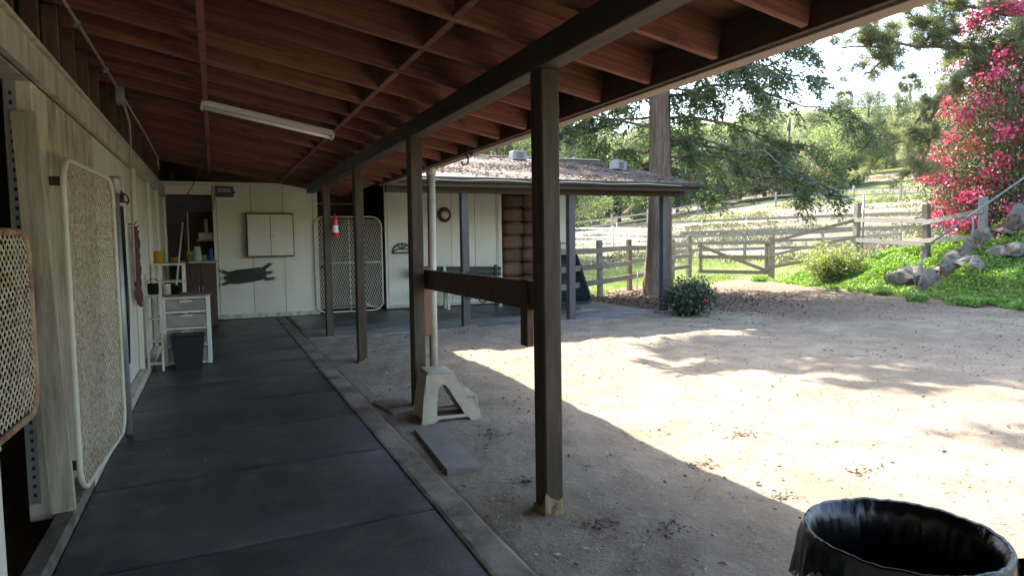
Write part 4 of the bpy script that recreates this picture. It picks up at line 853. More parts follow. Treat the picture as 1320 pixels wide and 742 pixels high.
# rail fence from behind the porch to the gate
fpts = [np.array([7.2, 13.70 + .0, 0])]
A = np.array([9.02, 15.08]); B = np.array([16.35, 20.85]); d = (B - A) / np.linalg.norm(B - A)
pf = thing('rail_fence', 'weathered three-rail wooden fence between the porch and the gate', 'fence', (12, 17.5, 0))
P = [A + d * s for s in (-2.6, 0, 2.35, 4.7, 7.0, 9.33)]
for q, p in enumerate(P):
    post_at(pf, 'fence_post', (p[0], p[1], tz(*p)), 1.46 if q != 5 else 1.55, .12 if q != 5 else .16, FENCEW)
nrm = np.array([d[1], -d[0]])
for a, b in zip(P[:-1], P[1:]):
    for z in (.42, .82, 1.22):
        aa, bb = a + nrm * .085 - d * .05, b + nrm * .085 - d * .06
        rail_between(pf, aa, bb, z + random.uniform(-.03, .03) + tz(*a), z + random.uniform(-.03, .03) + tz(*b), .035, .13, FENCEW)
# gate
GL, GR = np.array([16.45, 20.55]), np.array([17.82, 18.2]); gd = (GR - GL) / np.linalg.norm(GR - GL)
fg = thing('field_gate', 'wooden paddock gate with a diagonal brace between two posts', 'gate', (*((GL + GR) / 2), 0.02))
a, b = GL + gd * .12, GR - gd * .12
for p in (a + gd * .06, b - gd * .06): MB().box((p[0], p[1], .76), (.1, .1, 1.16), (0, 0, math.atan2(gd[1], gd[0])), .006).build('stile', FENCEW, fg)
gn = np.array([-gd[1], gd[0]]) * -.075
for z in (.24, .78, 1.28): rail_between(fg, a + gn, b + gn, z, z, .03, .13 if z < 1.2 else .1, FENCEW, 'board')
rail_between(fg, a + gn * 1.5, b + gn * 1.5, 1.2, .3, .03, .12, FENCEW, 'brace')
rp = thing('gate_post', 'thick grey post carrying the paddock gate at its right end', 'post', (*GR, 0))
MB().box((GR[0], GR[1], .66), (.18, .18, 1.72), (0, 0, .4), .012).build('shaft', FENCEW, rp); MB().box((GR[0], GR[1], 1.53), (.15, .15, .02), (0, 0, .4)).build('weathered_top', FENCEPALE, rp)
MB().tube([(GR[0] - .1, GR[1] - .02, 1.2), (GR[0] - .16, GR[1] + .1, 1.2)], .012, 6).build('hinge', BLACKM, rp)
# fence climbing the bank
bf = thing('bank_fence', 'split rail fence climbing the green bank behind the rocks', 'fence', (18.1, 14, 1))
Q = [np.array([*GR, 0.0]), np.array([18.47, 15.32, 0]), np.array([17.98, 12.68, 0]), np.array([17.41, 10.83, 0])]
TOPS = [1.5, 2.5, 2.33, 2.40, 2.9]
for q in range(1, 4):
    zg = tz(Q[q][0], Q[q][1]); h = max(.9, TOPS[q] - zg); post_at(bf, 'fence_post', (Q[q][0], Q[q][1], zg), h, .16, FENCEPALE if q != 2 else FENCEW, .2, .03)
MB().tube([(18.62, 15.22, tz(18.6, 15.2)), (18.62, 15.2, 2.75)], .03, 8).build('steel_pipe', GALV, bf)
for q, (zs) in enumerate((((1.28, 1.98), (.82, 1.45), (.4, 1.0)), ((1.98, 1.86), (1.36, 1.24)), ((1.80, 2.06), (1.32, 1.42)))):
    a_, b_ = Q[q][:2], Q[q + 1][:2]; dd = (b_ - a_) / np.linalg.norm(b_ - a_); nn = np.array([dd[1], -dd[0]]) * .1
    for (z0, z1) in zs: rail_between(bf, a_ + nn - dd * .08, b_ + nn + dd * .08, z0, z1,   .04, .12 if q else .1, FENCEW if q == 0 else FENCEPALE)
# far paddock fences: posts placed where their foot pixels meet the ground
def far_fence(name, label, px, h, rails, w, mat, step):
    pts = [hit(*p) for p in px]; f = thing(name, label, 'fence', tuple(pts[len(pts) // 2]))
    chain = []
    for a_, b_ in zip(pts[:-1], pts[1:]):
        n_ = max(1, int(np.linalg.norm((b_ - a_)[:2]) / step))
        for k in range(n_): chain.append(a_ + (b_ - a_) * k / n_)
    chain.append(pts[-1])
    chain = [np.array([p[0], p[1], tz(p[0], p[1])]) for p in chain]
    for p in chain: post_at(f, 'fence_post', p, h, w, mat, .1)
    for a_, b_ in zip(chain[:-1], chain[1:]):
        for r in rails: rail_between(f, a_, b_, a_[2] + r, b_[2] + r, .04, .14, mat)
    return f
far_fence('paddock_fence', 'long grey two-rail fence at the foot of the far woods', [(738, 303), (835, 289), (900, 277), (1000, 266), (1100, 259), (1230, 256)], 1.5, (.55, 1.1), .16, FENCEPALE, 4.5)
far_fence('paddock_fence', 'white four-rail fence at the near left corner of the sand arena', [(736, 316), (790, 318), (850, 322)], 1.35, (.3, .6, .9, 1.2), .13, M('white_fence_paint', (.66, .66, .64), (.54, .54, .52), 4, .6, 0, var=.05), 2.6)
far_fence('paddock_fence', 'pale rail fence across the paddock seen through the gate', [(860, 336), (960, 333), (1060, 330), (1160, 322)], 1.3, (.45, .8, 1.15), .12, FENCEPALE, 2.8)
for k, px in enumerate((795, 905, 962, 1032, 1120, 1160)):
    p = hit(px, 296 - (px - 795) * .012); t = thing('arena_marker', ('short white stake in the arena behind the left rail fence', 'short white stake in the arena above the gate post', 'short white stake in the arena above the middle of the gate', 'short white stake in the arena above the sunny bush', 'short white stake in the arena just right of the steel pipe', 'rightmost short white stake in the arena, before the tall fence post')[k], 'stake', tuple(p), 'marker stakes in the arena')
    MB().tube([(p[0], p[1], p[2] - .1), (p[0], p[1], p[2] + .7)], .045, 6).build('stake', CLEANWHITE, t); MB().tube([(p[0], p[1], p[2] + .702), (p[0], p[1], p[2] + .8)], .06, 6).build('cap', FENCEW, t)
# low timber edging round the arena
for lab, pts_ in (('low timber edging along the near side of the sand arena', [(880, 303), (990, 300), (1120, 297), (1240, 294)]), ('low timber edging along the far side of the sand arena', [(800, 293), (900, 287), (1000, 283), (1110, 279), (1240, 276)])):
    hp = [hit(*q) for q in pts_]; t = thing('arena_edging', lab, 'edging', tuple(hp[1]))
    for a_, b_ in zip(hp[:-1], hp[1:]):
        for k in range(4):
            p_, q_ = a_ + (b_ - a_) * k / 4, a_ + (b_ - a_) * (k + 1) / 4 * .999 if k < 3 else b_
            rail_between(t, p_, q_, tz(p_[0], p_[1]) + .1, tz(q_[0], q_[1]) + .1, .2, .28, FENCEW, 'timber')
# hose looped over the fence rail
hs = thing('garden_hose', 'pale hose looped over the fence rail left of the big trunk', 'hose', (10.5, 16.1, 0))
hc = onY(829, 352, 16.0); hc = Vector(hc)
for q in range(3):
    MB().tube([hc + Vector((d[0], d[1], 0)) * ((.32 + .05 * q) * math.cos(a)) + Vector((nrm[0], nrm[1], 0)) * (.14 + .02 * q) + Vector((0, 0, (.48 + .03 * q) * math.sin(a) - .05 * q)) for a in [2 * math.pi * k / 22 for k in range(23)]], .013, 6).build('coil', PVC, hs)
MB().tube([hc + Vector((-.3, -.2, .1)), hc + Vector((-.38, -.25, -.35)), hc + Vector((-.3, -.3, -.85))], .013, 6).build('tail', PVC, hs)

# ================================================================== ROCKS, RAIL, STEPS ON THE BANK
def rock_mesh(seed, sx, sy, sz):
    rg = np.random.default_rng(seed); bm = bmesh.new(); bmesh.ops.create_icosphere(bm, subdivisions=3, radius=1)
    cuts = [(unit(rg.normal(size=3)), rg.uniform(.4, .75)) for _ in range(11)]
    for v in bm.verts:
        p = np.array(v.co)
        for n_, c in cuts:
            e = p @ n_ - c
            if e > 0: p = p - n_ * e * .98
        p = p * (1 + .05 * math.sin(p[0] * 7 + seed) * math.sin(p[1] * 6 + p[2] * 8)) + rg.normal(size=3) * .018; v.co = Vector((p[0] * sx, p[1] * sy, p[2] * sz))
    me = bpy.data.meshes.new('boulder'); bm.to_mesh(me); bm.free(); me.materials.append(ROCK); return me
RK = [(1168, 20.3, .62, .42, .42, 0, 'wide low grey boulder at the foot of the bank'), (1188, 19.7, .2, .22, .5, 0, 'tall narrow boulder under the foot of the handrail'), (1201, 19.2, .26, .24, .46, .05, 'upright brown boulder right of the handrail foot'),
      (1229, 19.5, .3, .28, .4, .0, 'rounded leaning boulder halfway between the rail foot and steps'), (1248, 20.0, .24, .22, .42, .35, 'pointed upright boulder beside the second rail post'), (1271, 20.2, .34, .28, .32, .35, 'squat boulder at the upper edge of the steps'),
      (1312, 20.4, .4, .34, .4, .3, 'large dark boulder at the right edge under the bougainvillea'), (1246, 19.3, .42, .3, .2, .12, 'flat pale stone at the bottom of the steps'), (1290, 19.4, .36, .3, .2, .25, 'flat stone on the right side of the steps'),
      (1222, 19.9, .16, .15, .2, .02, 'small stone between the two upright boulders'), (1262, 19.0, .3, .26, .2, .05, 'low stone below the red petals'), (1312, 19.2, .34, .28, .24, .2, 'pale broken stone at the right edge of the steps'), (1216, 18.9, .18, .16, .14, .0, 'little stone in the ground cover below the steps')]
for k, (px, ds, sx, sy, sz, up, lab) in enumerate(RK):
    p = ground_at(px, ds); o = add_mesh('boulder', rock_mesh(40 + k, sx * 1.05, sy * 1.05, sz * 1.05), None, (p[0], p[1], p[2] + sz * .38), (random.uniform(-.15, .15), random.uniform(-.15, .15), random.uniform(0, 6))); tag(o, lab, 'rock', 'rocks along the bank steps')
S0, S1 = np.array([16.0, 11.75]), np.array([18.3, 9.75]); sd_ = (S1 - S0) / np.linalg.norm(S1 - S0)
for k in range(5):
    p = S0 + sd_ * (.35 + .55 * k); z = tz(*p)
    o = add_mesh('stone_step', rock_mesh(80 + k, .34, .62, .11), None, (p[0], p[1], z + .06), (0, 0, math.atan2(sd_[1], sd_[0]))); tag(o, ('lowest', 'second', 'third', 'fourth', 'topmost')[k] + ' rough stone step climbing the bank', 'step', 'stone steps up the bank')
hd2 = thing('handrail', 'grey pipe handrail rising beside the stone steps on the bank', 'handrail', (15.9, 11.3, .5))
ra, rb = Vector((15.9, 11.3, 1.14)), Vector((18.6, 9.70, 3.5))
RAILP = M('grey_painted_pipe', (.2, .205, .21), (.14, .145, .15), 5, .6, .1, var=0); MB().tube([ra - (rb - ra).normalized() * .03, rb], .025, 10).build('rail', RAILP, hd2)
for f_ in (0.0, .36, .75):
    p = ra + (rb - ra) * f_; MB().tube([(p.x, p.y, tz(p.x, p.y) - .1), (p.x, p.y, p.z)], .022, 8).build('stanchion', RAILP, hd2)

# ================================================================== VEGETATION
def limb(mb, path, r0, r1, n=8): mb.tube(path, [r0 + (r1 - r0) * i / (len(path) - 1) for i in range(len(path))], n)
def curve_pts(p0, p1, sag, k=7, jit=.0, rg=RNG):
    p0 = np.asarray(p0, float); p1 = np.asarray(p1, float); out = []
    for i in range(k):
        f = i / (k - 1); p = p0 + (p1 - p0) * f; p[2] += sag * 4 * f * (1 - f); p = p + rg.normal(size=3) * jit * (0 < i < k - 1); out.append(p)
    return out
# ---- the redwood beside the porch: drooping feathery sprays
def redwood(base):
    rg = np.random.default_rng(5); t = thing('conifer_tree', 'big drooping conifer with a thick reddish trunk behind the porch end', 'tree', tuple(base))
    tr_ = MB(); n = 22
    path = [np.array(base) + np.array([.05 * math.sin(i * .5), .05 * math.cos(i * .4), -.2 + i * .75]) for i in range(n)]
    vs = []; rr = [(.34 + .10 * math.exp(-i * 1.1)) * (1 - .032 * i) for i in range(n)]
    m = 56; rid = rg.uniform(-.05, .05, m)
    for i, p in enumerate(path):
        for k in range(m):
            a = 2 * math.pi * k / m; w = 1 + .1 * math.sin(a * 4 + .2 * i) + .05 * math.sin(a * 9 - .2 * i) + rid[k] * (1 + .4 * math.sin(i * 1.3 + k)) + rg.uniform(-.015, .015); vs.append(p + np.array([math.cos(a), math.sin(a), 0]) * rr[i] * w)
    tr_.add(vs, [(i * m + k, i * m + (k + 1) % m, (i + 1) * m + (k + 1) % m, (i + 1) * m + k) for i in range(n - 1) for k in range(m)], True)
    limbs = MB(); PP = []; AA = []
    specs = []
    for k in range(170):
        z = 2.9 + 15.5 * (k / 170) ** .85 + rg.uniform(-.3, .3); az = k * 2.399 + rg.uniform(-.4, .4); ln = np.interp(z, [2.9, 3.6, 7, 8.5, 16, 19], [2.6, 3.6, 3.6, 7.0, 7.2, 4]) * rg.uniform(.65, 1.05)
        if z < 11.5 and math.cos(az + .66) > .2: ln = min(ln, 3.8)
        toward = math.cos(az - math.atan2(-15.0, -10.8))
        if z < 7.4 and (toward > .35 or rg.uniform() < .25): continue
        specs.append((z, az, ln, rg.uniform(-.28, -.08)))
    # long limbs reaching right (towards the bank) at 4-6 m
    for z, azd, ln, dr in ((5.2, -38, 5.0, -.22), (4.6, -25, 4.6, -.3), (6.4, -35, 3.8, -.12), (4.0, -50, 4.2, -.35), (3.6, -32, 3.6, -.32), (5.8, -60, 3.8, -.2), (4.4, 168, 3.8, -.2), (5.2, 190, 4.2, -.18), (6.0, 150, 4.2, -.15)):
        specs.append((z, math.radians(azd), ln, dr))
    for z, az, ln, dr in specs:
        p0 = np.array(base) + np.array([0, 0, z]); dirv = np.array([math.cos(az), math.sin(az), 0])
        p1 = p0 + dirv * ln + np.array([0, 0, dr * ln])
        c = curve_pts(p0, p1, .1 * ln, 8, .13, rg)
        limb(limbs, c, .022 + .006 * ln, .008, 6)
        nt = int((12.5 if z < 8 else 8) * ln); cl = np.concatenate([rg.uniform(.12, 1.0, 5), [.72, .97]])
        for q in range(nt):
            f = float(np.clip(rg.choice(cl) + rg.normal() * .06, .06, 1.0)) if z < 8 else rg.uniform(.2, 1.0); i = min(int(f * 7), 6); g_ = f * 7 - i; pc = c[i] * (1 - g_) + c[i + 1] * g_
            side = rg.choice([-1, 1]); s_ = np.array([-dirv[1], dirv[0], 0]) * side
            td = unit(s_ * rg.uniform(.5, 1) + dirv * rg.uniform(.2, .8) + np.array([0, 0, rg.uniform(-1.3, .1)])); tl_ = rg.uniform(.4, 1.05) * (1.1 - .45 * f)
            if z < 8: limbs.tube([pc, pc + td * tl_ * .5 + np.array([0, 0, -.11 * tl_]), pc + td * tl_ + np.array([0, 0, -.45 * tl_])], [.009, .006, .003], 3, False)
            m_ = (int(46 * tl_) + 8) if z < 8 else 14
            s = rg.uniform(0, 1, m_)[:, None]
            pp = pc + td * tl_ * s + np.array([0, 0, -.45]) * (s ** 2) * tl_ + rg.normal(size=(m_, 3)) * .05
            lat = unit(np.cross(td, np.array([0, 0, 1.]))) * rg.choice([-1, 1], m_)[:, None]
            PP.append(pp); AA.append(lat * .8 + td * .75 + rg.normal(size=(m_, 3)) * .3 + np.array([0, 0, -.15]))
    PP = np.concatenate(PP); AA = np.concatenate(AA)
    k_ = np.where(PP[:, 2] > 8.0, 2.3, 1.0); V = leaves(PP, AA, rg.uniform(.09, .2, len(PP)) * k_, rg.uniform(.03, .055, len(PP)) * k_ ** 1.6, rg)
    tr_.build('trunk', BARK, t); limbs.build('limbs', BARK, t)
    add_mesh('crown', quads_mesh('crown', V, L_RED, base), t)
    return t
redwood((10.78, 15.0, 0.0))

# ---- generic broadleaf tree: returns meshes around the origin, height ~1 unit = metres
def broadleaf_meshes(seed, H, R, nleaf, leaf, lmat, bmat, trunk_frac=.3, lobes=26, flat=.8, droop=0.0, gap=.5):
    rg = np.random.default_rng(seed); tm = MB()
    tp = [np.array([.02 * H * math.sin(i * 1.1 + seed), .02 * H * math.cos(i * .9), -.3 + i * (H * .75 + .3) / 7]) for i in range(8)]
    limb(tm, tp, .022 * H + .04, .008 * H, 8)
    PP = []; AA = []
    for k in range(lobes):
        a = k * 2.399 + rg.uniform(-.3, .3); f = rg.uniform(0, 1); z = H * (trunk_frac + (1 - trunk_frac) * (.08 + .84 * f)); rmax = R * math.sqrt(max(.05, 1 - ((z - H * (trunk_frac + (1 - trunk_frac) * .45)) / (H * (1 - trunk_frac) * .62)) ** 2))
        rr = rmax * rg.uniform(.25, .95); c = np.array([rr * math.cos(a), rr * math.sin(a), z - droop * rr])
        i = min(6, max(1, int(7 * (z / H) * .75))); limb(tm, curve_pts(tp[i], c, .04 * H, 5, .02 * H, rg), .008 * H + .01, .012, 5)
        lr = R * rg.uniform(.24, .42); m_ = int(nleaf / lobes * rg.uniform(.6, 1.4))
        nsub = 7
        sub = c + unit(rg.normal(size=(nsub, 3))) * lr * rg.uniform(.3, 1.0, (nsub, 1)) * np.array([1, 1, flat])
        w = rg.integers(0, nsub, m_); pp = sub[w] + rg.normal(size=(m_, 3)) * lr * .3 * np.array([1, 1, flat])
        PP.append(pp); AA.append(unit(pp - c) * .5 + rg.normal(size=(m_, 3)) * .7 + np.array([0, 0, -.25 - droop]))
    PP = np.concatenate(PP); AA = np.concatenate(AA)
    V = leaves(PP, AA, leaf * rg.uniform(.6, 1.4, len(PP)), leaf * .45 * rg.uniform(.7, 1.3, len(PP)), rg, .1)
    return tm.mesh('trunk', bmat), quads_mesh('crown', V, lmat)
def place_tree(name, label, cat, meshes, loc, sc=1.0, rz=0.0, group=None):
    t = bpy.data.objects.new(name, None); COL.objects.link(t); t.location = loc; t.scale = (sc,) * 3; t.rotation_euler.z = rz; tag(t, label, cat, group)
    for nm, me in zip(('trunk', 'crown'), meshes):
        o = bpy.data.objects.new(nm, me); COL.objects.link(o); o.parent = t
    return t
def shrub_meshes(seed, R, H, nleaf, leaf, lmat, stems=14):
    rg = np.random.default_rng(seed); tm = MB(); PP = []; AA = []
    for k in range(stems):
        a = rg.uniform(0, 6.28); r_ = R * math.sqrt(rg.uniform(.02, 1)); tip = np.array([r_ * math.cos(a) * .9, r_ * math.sin(a) * .9, H * rg.uniform(.55, 1.0) * (1 - .35 * (r_ / R) ** 2)])
        c = curve_pts((tip[0] * .15, tip[1] * .15, -.05), tip, .05, 5, .02, rg); limb(tm, c, .016 * max(R, .6), .004, 5)
        m_ = int(nleaf / stems); f = rg.uniform(.12, 1.02, m_) ** .7; idx = np.minimum((f * 4).astype(int), 3); g_ = (f * 4 - idx)[:, None]; C = np.array(c)
        pp = C[idx] * (1 - g_) + C[idx + 1] * g_ + rg.normal(size=(m_, 3)) * R * .13; pp[:, 2] = np.maximum(pp[:, 2], .03)
        PP.append(pp); AA.append(rg.normal(size=(m_, 3)) + unit(pp - np.array([0, 0, H * .35])) * .6)
    PP = np.concatenate(PP); AA = np.concatenate(AA)
    return tm.mesh('stems', BARKG), quads_mesh('foliage', leaves(PP, AA, leaf * rg.uniform(.6, 1.3, len(PP)), leaf * .55, rg, .1), lmat), PP
def place_shrub(name, label, cat, ms, loc, sc=(1, 1, 1), rz=0, group=None):
    t = bpy.data.objects.new(name, None); COL.objects.link(t); t.location = loc; t.scale = sc; t.rotation_euler.z = rz; tag(t, label, cat, group); ORG[t.name] = Vector((0, 0, 0))
    for nm, me in zip(('stems', 'foliage'), ms[:2]):
        o = bpy.data.objects.new(nm, me); COL.objects.link(o); o.parent = t
    return t
def blossom(t, pts, r, mat, n=9, seed=3, name='flower'):
    rg = np.random.default_rng(seed)
    for p in pts:
        pp = np.repeat(np.array([p]), n, 0) + rg.normal(size=(n, 3)) * r * .2; V = leaves(pp, rg.normal(size=(n, 3)), r, r * .8, rg, .2); o = bpy.data.objects.new(name, quads_mesh(name, V, mat)); COL.objects.link(o); o.parent = t
# rose bush at the porch corner
L_REDF = leafmat('red_rose_petal', (.6, .02, .02), (.7, .05, .05), .4, 1.1)
rs = shrub_meshes(21, .58, .72, 5200, .07, L_ROSE, 26)
rb_ = place_shrub('rose_bush', 'dark green rose bush with a few red blooms at the porch corner', 'bush', rs, (8.35, 10.62, tz(8.35, 10.62)))
blossom(rb_, [(-.02, -.52, .3), (.3, -.4, .5), (-.35, -.2, .62), (.45, .1, .55)], .045, L_REDF)
# sunny bush beside the gate post
sb_ = shrub_meshes(22, 1.05, 1.05, 6500, .085, L_BUSH, 30)
bs = place_shrub('flowering_bush', 'sunlit yellow-green bush in front of the fence right of the gate', 'bush', sb_, (*at(1070, 340, 22.6)[:2], tz(*at(1070, 340, 22.6)[:2]) - .02))
blossom(bs, [(.2 * k - .8, .3 * math.sin(k * 2), 1.0 + .12 * math.cos(k * 3)) for k in range(9)], .07, leafmat('peach_petal', (.6, .35, .25), (.65, .45, .3), .4, 1.1), 7, 8)

# ---- bougainvillea on the bank
def bougainvillea(base):
    rg = np.random.default_rng(9); t = thing('bougainvillea', 'tall bougainvillea covered with magenta flowers above the bank steps', 'shrub', tuple(base)); b = np.array(base)
    st_ = MB(); PP = []; AA = []; FP = []; FA = []
    for k in range(110):
        a = rg.uniform(0, 6.28); h = 5.8 * rg.uniform(.02, 1) ** 1.25; r_ = np.interp(h, [0, 1.2, 2.6, 5.8], [1.4, 1.85, 2.3, 1.75]) * math.sqrt(rg.uniform(.12, 1)); tip = b + np.array([r_ * math.cos(a), r_ * math.sin(a), h])
        c = curve_pts(b + np.array([r_ * .1 * math.cos(a), r_ * .1 * math.sin(a), 0]), tip, .5, 6, .1, rg); limb(st_, c, .03, .008, 5)
        n = 520; pp = tip + rg.normal(size=(n, 3)) * np.array([.55, .55, .5]); PP.append(pp); AA.append(rg.normal(size=(n, 3)) + np.array([0, 0, -.3]))
        for q in range(3):
            cc = tip + unit(rg.normal(size=3) + (tip - b - np.array([0, 0, 2.2])) * .35) * rg.uniform(.55, .95); n = int(rg.uniform(30, 130)); pp = cc + rg.normal(size=(n, 3)) * np.array([.16, .16, .11]); FP.append(pp); FA.append(rg.normal(size=(n, 3)))
    PP = np.concatenate(PP); AA = np.concatenate(AA); FP = np.concatenate(FP); FA = np.concatenate(FA)
    keep = PP[:, 2] > terrain(PP[:, 0], PP[:, 1]) + .02; PP = PP[keep]; AA = AA[keep]; keep = FP[:, 2] > terrain(FP[:, 0], FP[:, 1]) + .02; FP = FP[keep]; FA = FA[keep]
    st_.build('stems', BARKG, t); add_mesh('foliage', quads_mesh('foliage', leaves(PP, AA, rg.uniform(.06, .12, len(PP)), rg.uniform(.04, .065, len(PP)), rg, .1), L_BOUG, base), t)
    o = add_mesh('flowers', quads_mesh('flowers', leaves(FP, FA, rg.uniform(.07, .11, len(FP)), rg.uniform(.06, .09, len(FP)), rg, .15), L_MAG, base), t); o['kind'] = 'stuff'
    return t
bp = ground_at(1328, 23.4); bougainvillea(tuple(bp))

# ---- pine at the right edge: trunk off frame, limbs reaching in
def pine():
    rg = np.random.default_rng(17); tb_ = ground_at(1420, 23.0); t = thing('pine_tree', 'grey-green pine whose limbs reach in at the top right', 'tree', tuple(tb_))
    tk = MB(); limb(tk, [tb_ + np.array([.1 * math.sin(i), .1 * math.cos(i * 1.3), i * 1.5 - .3]) for i in range(11)], .34, .1, 12)
    lm = MB(); tips = []
    def A_(px, py, ds): return at(px, py, ds)
    def ztrunk(z): return tb_ + np.array([0, 0, z])
    mains = [([ztrunk(6.6), A_(1320, 68, 22.8), A_(1262, 82, 22.4), A_(1215, 118, 22), A_(1165, 172, 21.6), A_(1128, 208, 21.4)], .13),
             ([ztrunk(7.6), A_(1310, 58, 22.6), A_(1240, 62, 22.2), A_(1160, 58, 21.8), A_(1085, 62, 21.5)], .09),
             ([ztrunk(8.6), A_(1310, 20, 22.6), A_(1250, 12, 22.3), A_(1195, -5, 22)], .09),
             ([ztrunk(9.2), A_(1330, -30, 22.6), A_(1270, -60, 22.3), A_(1200, -70, 22)], .09),
             ([A_(1215, 118, 22), A_(1195, 170, 21.6), A_(1190, 215, 21.2), A_(1165, 228, 21)], .05), ([A_(1165, 172, 21.6), A_(1135, 175, 21.4), A_(1108, 190, 21.2)], .04),
             ([A_(1160, 58, 21.8), A_(1125, 38, 21.6), A_(1100, 45, 21.4)], .035), ([A_(1160, 58, 21.8), A_(1130, 85, 21.6), A_(1112, 98, 21.5)], .035), ([A_(1240, 62, 22.2), A_(1205, 35, 22), A_(1165, 22, 21.9)], .04),
             ([ztrunk(5.2), A_(1330, 120, 22), A_(1300, 100, 21.5)], .06), ([ztrunk(8), A_(1360, 40, 21.6), A_(1315, 45, 21.2)], .06)]
    for pts, r in mains:
        dense = []
        for a_, b_ in zip(pts[:-1], pts[1:]): dense += [a_ + (b_ - a_) * f + rg.normal(size=3) * .03 for f in (0, .25, .5, .75)]
        dense.append(pts[-1]); limb(lm, dense, r, .02, 7)
        n = len(dense)
        for q in range(int(n * (1.3 if pts[-1][2] < 6 else 2.1))):
            i = int(rg.uniform(.22, 1) * (n - 1)); c = dense[i]; dv = unit(rg.normal(size=3) * np.array([1, 1, .8]) + np.array([0, 0, .15])); L_ = rg.uniform(.25, .85)
            tip = c + dv * L_; limb(lm, [c, (c + tip) / 2 + rg.normal(size=3) * .04, tip], .014, .006, 4)
            for f in np.linspace(.35, 1.0, 5): tips.append((c + dv * L_ * f + rg.normal(size=3) * .08, dv))
    PP = []; AA = []
    for c, dv in tips:
        n = 42; PP.append(np.repeat(c[None], n, 0) + rg.normal(size=(n, 3)) * .04); AA.append(unit(rg.normal(size=(n, 3))) + dv * .7 + np.array([0, 0, .15]))
    PP = np.concatenate(PP); AA = np.concatenate(AA)
    tk.build('trunk', BARKG, t); lm.build('limbs', BARK, t); add_mesh('crown', quads_mesh('crown', needles(PP, AA, rg.uniform(.12, .24, len(PP)), .017, rg), L_PINE, tb_), t)
pine()

# ---- background woods
T_OAK = broadleaf_meshes(31, 12, 4.8, 15000, .3, L_OAK, BARKG, .22, 34)
T_LIGHT = broadleaf_meshes(32, 11, 4.6, 15000, .3, L_LIGHT, BARKG, .18, 34)
T_EUC = broadleaf_meshes(33, 17, 4.2, 10000, .34, L_EUC, BARKG, .34, 26, 1.1, .12)
T_DARK = broadleaf_meshes(34, 10, 4.4, 15000, .28, L_DARK, BARKG, .12, 34)
T_SCRUB = broadleaf_meshes(35, 6, 3.6, 9000, .24, L_SCRUB, BARKG, .06, 30)
T_LSCRUB = broadleaf_meshes(36, 6, 3.8, 11000, .26, L_LIGHT, BARKG, .04, 32)
KIND = {'o': (T_OAK, 'oak_tree', 'olive green oak'), 'l': (T_LIGHT, 'leafy_tree', 'light green leafy tree'), 'e': (T_EUC, 'eucalyptus_tree', 'tall grey-green eucalyptus'), 'd': (T_DARK, 'dense_tree', 'dense dark green tree'), 's': (T_SCRUB, 'scrub_tree', 'dry tan scrub tree'), 'b': (T_LSCRUB, 'leafy_shrub', 'round light green shrub')}
WOODS = [  # kind, pixel column, distance, scale, where
 ('b', 742, 74, .9, 'at the left end of the far fence'), ('d', 770, 80, .8, 'behind the left end of the far fence'), ('o', 800, 84, .9, 'left of the big conifer trunk'), ('b', 830, 78, .7, 'just left of the big conifer trunk'),
 ('d', 872, 84, .8, 'just right of the big conifer trunk'), ('d', 905, 86, .75, 'under the drooping conifer boughs'), ('s', 935, 88, 1.0, 'under the tip of the conifer boughs'), ('d', 955, 92, .85, 'left of the utility pole'), ('l', 985, 94, .9, 'beside the utility pole'),
 ('s', 1012, 90, 1.05, 'at the foot of the utility pole'), ('b', 1048, 92, 1.15, 'right of the utility pole'), ('l', 1078, 96, .95, 'behind the tall fence post pair'), ('b', 1092, 97, .9, 'left of the green hillside'), ('o', 1120, 112, .9, 'at the top of the green hillside'),
 ('s', 1140, 118, 1.0, 'above the green hillside'), ('e', 1150, 124, 1.0, 'above the green hillside, below the palm'), ('s', 1180, 118, 1.1, 'above the right end of the green hillside'), ('e', 1200, 122, .9, 'at the right behind the bougainvillea'), ('o', 1235, 112, 1.0, 'hidden mostly by the bougainvillea'),
 ('e', 1040, 122, .95, 'rising behind the utility pole'), ('e', 1085, 128, 1.05, 'rising at the middle of the woods'), ('e', 1118, 132, 1.1, 'left of the palm'), ('o', 1000, 118, 1.1, 'behind the conifer tip'), ('l', 960, 114, 1.15, 'far behind the conifer'), ('o', 920, 112, 1.1, 'seen through the conifer'),
 ('l', 880, 108, 1.1, 'seen right of the conifer trunk'), ('o', 830, 106, 1.1, 'seen left of the conifer trunk'), ('l', 780, 100, 1.15, 'above the porch roof right end'), ('o', 735, 100, 1.1, 'above the roof vents'), ('l', 690, 96, 1.2, 'above the middle of the porch roof'), ('o', 650, 96, 1.2, 'above the porch roof ridge'), ('l', 610, 92, 1.2, 'at the left above the porch roof'),
 ('o', 1170, 140, 1.2, 'on the far slope below the palm'), ('e', 1230, 142, 1.1, 'on the far slope behind the pine limbs'), ('o', 1290, 120, 1.2, 'on the far slope at the right edge'), ('o', 1060, 145, 1.2, 'on the far slope in the middle'), ('o', 980, 145, 1.2, 'on the far slope left of the middle')]
for i, (k, px, ds, sc, where) in enumerate(WOODS):
    ms, nm, lab = KIND[k]; p = ground_at(px, ds); p[2] -= .2
    place_tree(nm, f'{lab} {where}', 'tree', ms, tuple(p), sc * random.uniform(.95, 1.05) * (.68 if 990 < px < 1240 and ds > 105 else .9 if 900 < px < 1215 and ds > 100 else 1.0), random.uniform(0, 6.28), 'trees of the far woods')
